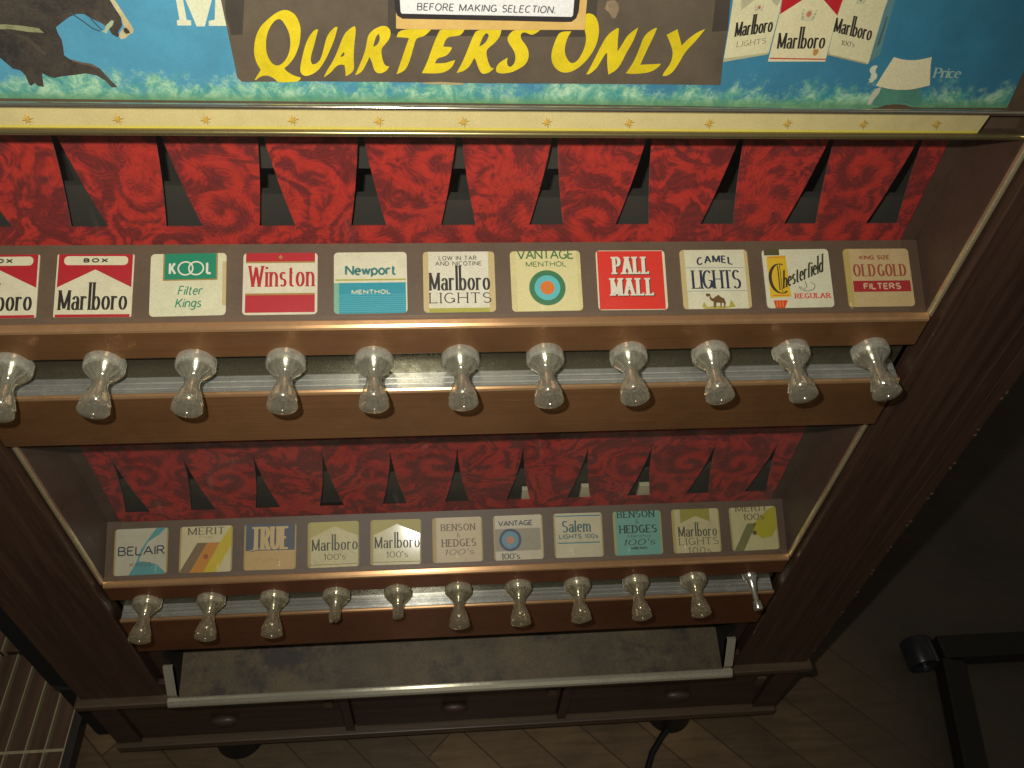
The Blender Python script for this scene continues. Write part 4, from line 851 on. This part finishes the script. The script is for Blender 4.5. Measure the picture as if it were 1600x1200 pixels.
c.PL([(.36, .62), (.56, .62), (.24, 0), (.04, 0)], ink(126, 128, 74)); c.PL([(.5, .62), (.62, .72), (.8, .9), (.98, 1), (.98, .5), (.86, .3), (.66, .26), (.46, .42)], ink(190, 180, 36)); c.disc(.5 * CW, .4 * CH, 2.4, ink(96, 92, 44), 3)
c.T('MERIT', .14, .82, .9, .15, ink(104, 94, 62), **SER); c.T('100s', .29, .74, .7, .14, ink(70, 66, 46), wt=.16, thin=.07, serif=.06, gap=.2); c.done()

# ------------------------------------------------------------------ advert sheet, hand-lettered sign, notice, price slip
def ad_ground():
    t = NT('printed_blue_sky_and_spray')
    v = t.coord(); sp = t.n('ShaderNodeSeparateXYZ'); t.l(v, sp.inputs[0])
    zz = t.math('MULTIPLY', t.math('SUBTRACT', sp.outputs['Z'], (166.0 + ZOFF) * 0.001), 1000.0)   # mm above the sheet's lower edge
    n1 = t.noise(v, 38, 7, 0.72); n2 = t.noise(v, 170, 4, 0.7); gr = t.noise(v, 1300, 2, 0.7)
    xx = t.math('MULTIPLY', sp.outputs['X'], 1000.0)
    hgt = t.math('ADD', t.math('MULTIPLY', t.math('SUBTRACT', n1, 0.26), 96.0), t.math('MULTIPLY', t.math('SUBTRACT', n2, 0.5), 40.0))
    left = t.ramp(t.math('DIVIDE', t.math('ADD', xx, 366.0), 732.0), [(0.0, (1.0,) * 3), (0.14, (0.8,) * 3), (0.3, (0.6,) * 3), (1, (0.5,) * 3)])
    hgt = t.math('MULTIPLY', hgt, left); n3 = t.noise(v, 90, 6, 0.75, 0.5)
    f = t.math('ADD', t.math('MULTIPLY', t.math('SUBTRACT', hgt, zz), 0.06), 0.4)
    spray = t.ramp(n3, [(0.34, lin((46, 128, 146))), (0.46, lin((92, 160, 138))), (0.58, lin((164, 204, 164))), (0.7, lin((200, 220, 182)))])
    sky = t.mixc(t.ramp(t.math('DIVIDE', t.math('ADD', xx, 366.0), 732.0), [(0.1, (0,) * 3), (0.95, (1,) * 3)]), lin((84, 156, 184)), lin((50, 118, 146)))
    sky = t.mixc(1.0, sky, t.ramp(n1, [(0.3, (0.84,) * 3), (0.7, (1.08,) * 3)]), 'MULTIPLY')
    fc = t.ramp(f, [(0.25, (0,) * 3), (0.75, (1,) * 3)])
    c = t.mixc(t.math('MULTIPLY', fc, 0.9), sky, spray)
    c = t.mixc(t.ramp(t.math('MULTIPLY', zz, 0.1), [(0.02, (0.75,) * 3), (0.55, (0,) * 3)]), c, lin((96, 140, 92)))
    c = t.mixc(1.0, c, t.ramp(gr, [(0.25, (0.86,) * 3), (0.75, (1.05,) * 3)]), 'MULTIPLY')
    t.setc(c); t.p(Roughness=0.5); return t.m
FR = ((0, 8.6, 0), (1, 0, 0), (0, 0, 1), (0, -1, 0))
ad = Sheet(*FR, clip=None, step=0.03)
adm = ad_ground(); ad.poly(ART['ad'], adm, 0)
def mottled(name, a, b, sc=60, rough=0.55):
    t = NT(name); v = t.coord(); f = t.math('ADD', t.math('MULTIPLY', t.noise(v, sc, 6, 0.7), 0.7), t.math('MULTIPLY', t.noise(v, 1100, 2, 0.6), 0.3))
    t.setc(t.ramp(f, [(0.35, lin(a)), (0.65, lin(b))])); t.p(Roughness=rough); return t.m
ad.poly(ART['horse'], mottled('printed_horse_coat', (30, 30, 31), (86, 74, 60), 30), 1)
ad.poly(ART['chest_light'], mottled('printed_coat_sheen', (62, 54, 46), (84, 70, 56), 90), 2); ad.poly(ART['leg_light'], mottled('printed_leg_sheen', (84, 74, 60), (120, 102, 78), 90), 2)
ad.poly(ART['blaze'], mottled('printed_blaze', (172, 158, 116), (210, 196, 148), 80), 2); ad.poly(ART['nostril'], ink(56, 48, 44), 3)
ad.poly(ART['strap'], mottled('printed_strap', (110, 116, 84), (164, 162, 116), 80), 2); ad.poly(ART['bit'], ink(170, 186, 150), 2)
for r in ART['rein']: ad.stroke(r, .8, .8, ink(56, 84, 94), 1)
for q in ART['bigM']: ad.poly(q, ink(222, 222, 188), 1)
PKC = paper((222, 214, 170), 0.5, 0.35); PKS = ink(150, 160, 150); PKG = ink(186, 180, 146)
ad.poly(ART['pl'], PKC, 2); ad.poly(ART['pl_base'], ink(186, 184, 140), 3)
for q in ART['pl_grey']: ad.poly(q, PKG, 3)
ad.poly(ART['pr_side'], ink(94, 138, 140), 2); ad.poly(ART['pr_side_text'], ink(66, 102, 110), 3); ad.poly(ART['prr'], PKC, 2.5); ad.poly(ART['pr_base'], ink(176, 170, 126), 3.5)
def T2(key, st, m, layer, **k):
    o, e, t = (Vector(q) for q in ART[key]); w = (e - o).length; cap = (t - o).length
    ad.text(st, 0, 0, w, cap, m, layer, frame=(o, (e - o) / w, (t - o) / cap), **k)
T2('t_left', 'Marlboro', BLK, 4, **MARL); T2('t_left2', 'LIGHTS', ink(84, 78, 62), 4, wt=.1, thin=.07, serif=.08, gap=.26)
T2('t_right', 'Marlboro', BLK, 4, **MARL); T2('t_right2', "100's", ink(92, 86, 66), 4, wt=.14, thin=.08, serif=.06)
ad.poly(ART['pc'], paper((228, 218, 172), 0.5, 0.3), 5.5)
for q in ART['pc_red']: ad.poly(q, ink(190, 28, 40), 6.5)
ad.poly(ART['pc_line'], ink(196, 60, 60), 6.5); ad.poly(ART['pc_stain'], ink(190, 142, 70), 6.5)
T2('t_mid', 'Marlboro', BLK, 7, **MARL)
for key, cc in (('crest', ((206, 190, 150), (196, 120, 92))), ('crest2', ((200, 180, 150), (200, 96, 86))), ('crest3', ((190, 184, 140), (150, 146, 110)))):
    o, e, t = (Vector(q) for q in ART[key]); r = (e - o).length; L0 = 7 if key == 'crest' else 4
    for s in (-1, 1):
        for k in range(3): ad.disc(o.x + s * r * (1.25 + .35 * k * (1 - k * .3)), o.y - r * .8 + k * r * .8, r * (.42 - .08 * k), ink(178, 182, 150), L0 + .1 * k, n=10)
    ad.disc(o.x, o.y, r * .85, ink(*cc[0]), L0 + .5, ry=r); ad.disc(o.x, o.y, r * .5, ink(*cc[1]), L0 + 1.0, ry=r * .65)
    ad.rect(o.x - r * 1.6, o.y - r * 1.5, o.x + r * 1.6, o.y - r * 1.2, ink(192, 192, 160), L0 + .3)
T2('t_dollar', '$', ink(214, 216, 186), 1, wt=.22, thin=.07, serif=.0); T2('t_price', 'Price', ink(160, 186, 168), 1, wt=.2, thin=.07, serif=.05, gap=.2)
ad.poly(ART['ghost'], mottled('printed_wash', (64, 118, 104), (88, 140, 116), 90), 1); ad.poly(ART['curl'], ink(196, 192, 170), 2)
o = ad.build('advert_sheet', origin=W(0, 8.6, 220)); tag(o, 'blue printed advert sheet with a galloping dark horse and three cigarette packs', 'advertisement')

FB = ((0, 8.1, 0), (1, 0, 0), (0, 0, 1), (0, -1, 0))
sg = Sheet(*FB, step=0.02); sg.body(ART['board'], 0.2, mottled('brown_poster_board', (78, 67, 53), (98, 85, 67), 40, 0.6))
TP = mottled('dark_tape', (56, 49, 42), (70, 61, 50), 60); sg.poly(ART['tape_left'], TP, 1); sg.poly(ART['tape_right'], TP, 1); sg.poly(ART['tape_border'], TP, 1)  # dark tape at both ends and around the notice
sg.poly(ART['scrape'], ink(176, 158, 112), 1); sg.poly(ART['scrape2'], mottled('scraped_board', (112, 96, 74), (150, 128, 98), 120), 1)
YL = mottled('yellow_poster_paint', (190, 168, 10), (232, 206, 30), 28, 0.5)
def smooth(pts, it=2):
    for _ in range(it):
        q = []
        for i in range(len(pts)):
            a, b, c_ = pts[i - 1], pts[i], pts[(i + 1) % len(pts)]
            u = Vector(a) - Vector(b); w = Vector(c_) - Vector(b)
            if u.length and w.length and u.normalized().dot(w.normalized()) > -0.25: q.append(b); continue
            q += [tuple(Vector(b) + u * .25), tuple(Vector(b) + w * .25)]
        pts = q
    return pts
for k, loops in ART['letters'].items(): sg.poly(smooth(loops[0]), YL, 3, [smooth(l) for l in loops[1:]])
o = sg.build('hand_lettered_sign', origin=W(0, 8.1, 200)); tag(o, 'brown poster board hand lettered QUARTERS ONLY in yellow brush capitals', 'sign')

nt = Sheet((0, 7.5, 0), (1, 0, 0), (0, 0, 1), (0, -1, 0), step=0.02)
nt.poly(ART['sticker_tape'], mottled('old_tan_tape', (196, 158, 86), (214, 178, 104), 80), 0)
nt.poly(ART['sticker_black'], paper((48, 44, 44), 0.4, 0.1), 2); nt.poly(ART['sticker_white'], paper((232, 232, 228), 0.35, 0.05), 4)
o_, e_, t_ = (Vector(q) for q in ART['sticker_text']); w_ = (e_ - o_).length; cp = (t_ - o_).length
nt.text('BEFORE MAKING SELECTION.', 0, 0, w_, cp, paper((72, 70, 76), 0.5, 0.0), 6, wt=.145, thin=.13, gap=.26, frame=(o_, (e_ - o_) / w_, (t_ - o_) / cp))
o = nt.build('notice_sticker', origin=W(0, 7.5, 225)); tag(o, 'white black-bordered notice reading BEFORE MAKING SELECTION on tan tape', 'sticker')

ps = Sheet((0, 8.0, 0), (1, 0, 0), (0, 0, 1), (0, -1, 0), step=0.02); ps.body(smooth(ART['price_paper'], 1), 0.2, paper((228, 218, 176), 0.5, 0.3))
cx_ = sum(p[0] for p in ART['price_paper']) / len(ART['price_paper'])
o = ps.build('price_slip', origin=W(cx_, 8.0, 190)); tag(o, 'small blank cream paper slip covering the price between the dollar sign and Price', 'paper slip')

# ------------------------------------------------------------------ things on the floor
gr = thing('floor_grate', W(-760, 260, -ZOFF), 'brown slatted wooden floor grate left of the vending machine', 'floor grate')
slat = wood('grate_slat', (74, 54, 40), (112, 84, 62), 'y', 0.5); rib = wood('grate_rib', (160, 146, 116), (200, 182, 146), 'y', 0.4)
bm = bmesh.new(); bm2 = bmesh.new(); x = -558.0
while x > -1020:
    for ya, yb in ((-170, -12), (-8, 137), (142, 420), (424, 700)):
        box(bm, x - 20.5, x, ya, yb, -846, -828 + random.uniform(-.6, .6), bev=1.2)
        box(bm2, x + 0.6, x + 2.2, ya, yb, -846, -826.4)
    x -= 26.5
obj('slat_panel', bm, slat, gr); obj('rib_strips', bm2, rib, gr)
obj('border_rail', B(-555, -543, -172, 702, -849.8, -825, bev=1.5), paper((52, 48, 46), 0.5, 0.3), gr)
obj('cross_batten', B(-1020, -556, -12, -8, -846, -827.5), rib, gr)
obj('grate_bed', B(-1022, -556, -171, 701, -849.8, -846.2), dark_in, gr)

tb = thing('table_base', W(800, 60, -ZOFF), 'dark steel furniture base with a black end cap, right of the vending machine', 'furniture base')
steel = metal('dark_painted_steel', (44, 41, 35), 0.45, 0.3, 0.4, None, dirt_rgb=(30, 26, 22))
obj('leg', B(776, 1150, 46, 84, -838, -806, bev=3), steel, tb)
bm = B(770, 806, -420, 44, -838, -806, bev=3)
cen = W(788, 44, -820)
bmesh.ops.rotate(bm, verts=bm.verts, cent=cen, matrix=Matrix.Rotation(math.radians(-13), 3, 'Z')); obj('leg', bm, steel, tb)
bm = lathe([(-22, 22), (-20, 24.5), (20, 25), (22, 24), (22, 21), (14, 20.5), (14, 1)], 36)
for v in bm.verts: v.co += W(746, 62, -822)
obj('end_cap', bm, paper((44, 44, 48), 0.3, 0.1), tb, True)
cr = tube([W(360, 60, -843), W(352, 10, -844), W(330, -16, -845), W(309, -33, -845), W(288, -58, -845), W(276, -82, -845), W(266, -130, -845), W(272, -220, -845), W(300, -300, -845)], 0.0048)
tag(obj('power_cord', cr, black_rub, None, True, origin=W(309, -33, -845)), 'black power cord trailing out from under the vending machine', 'cord')
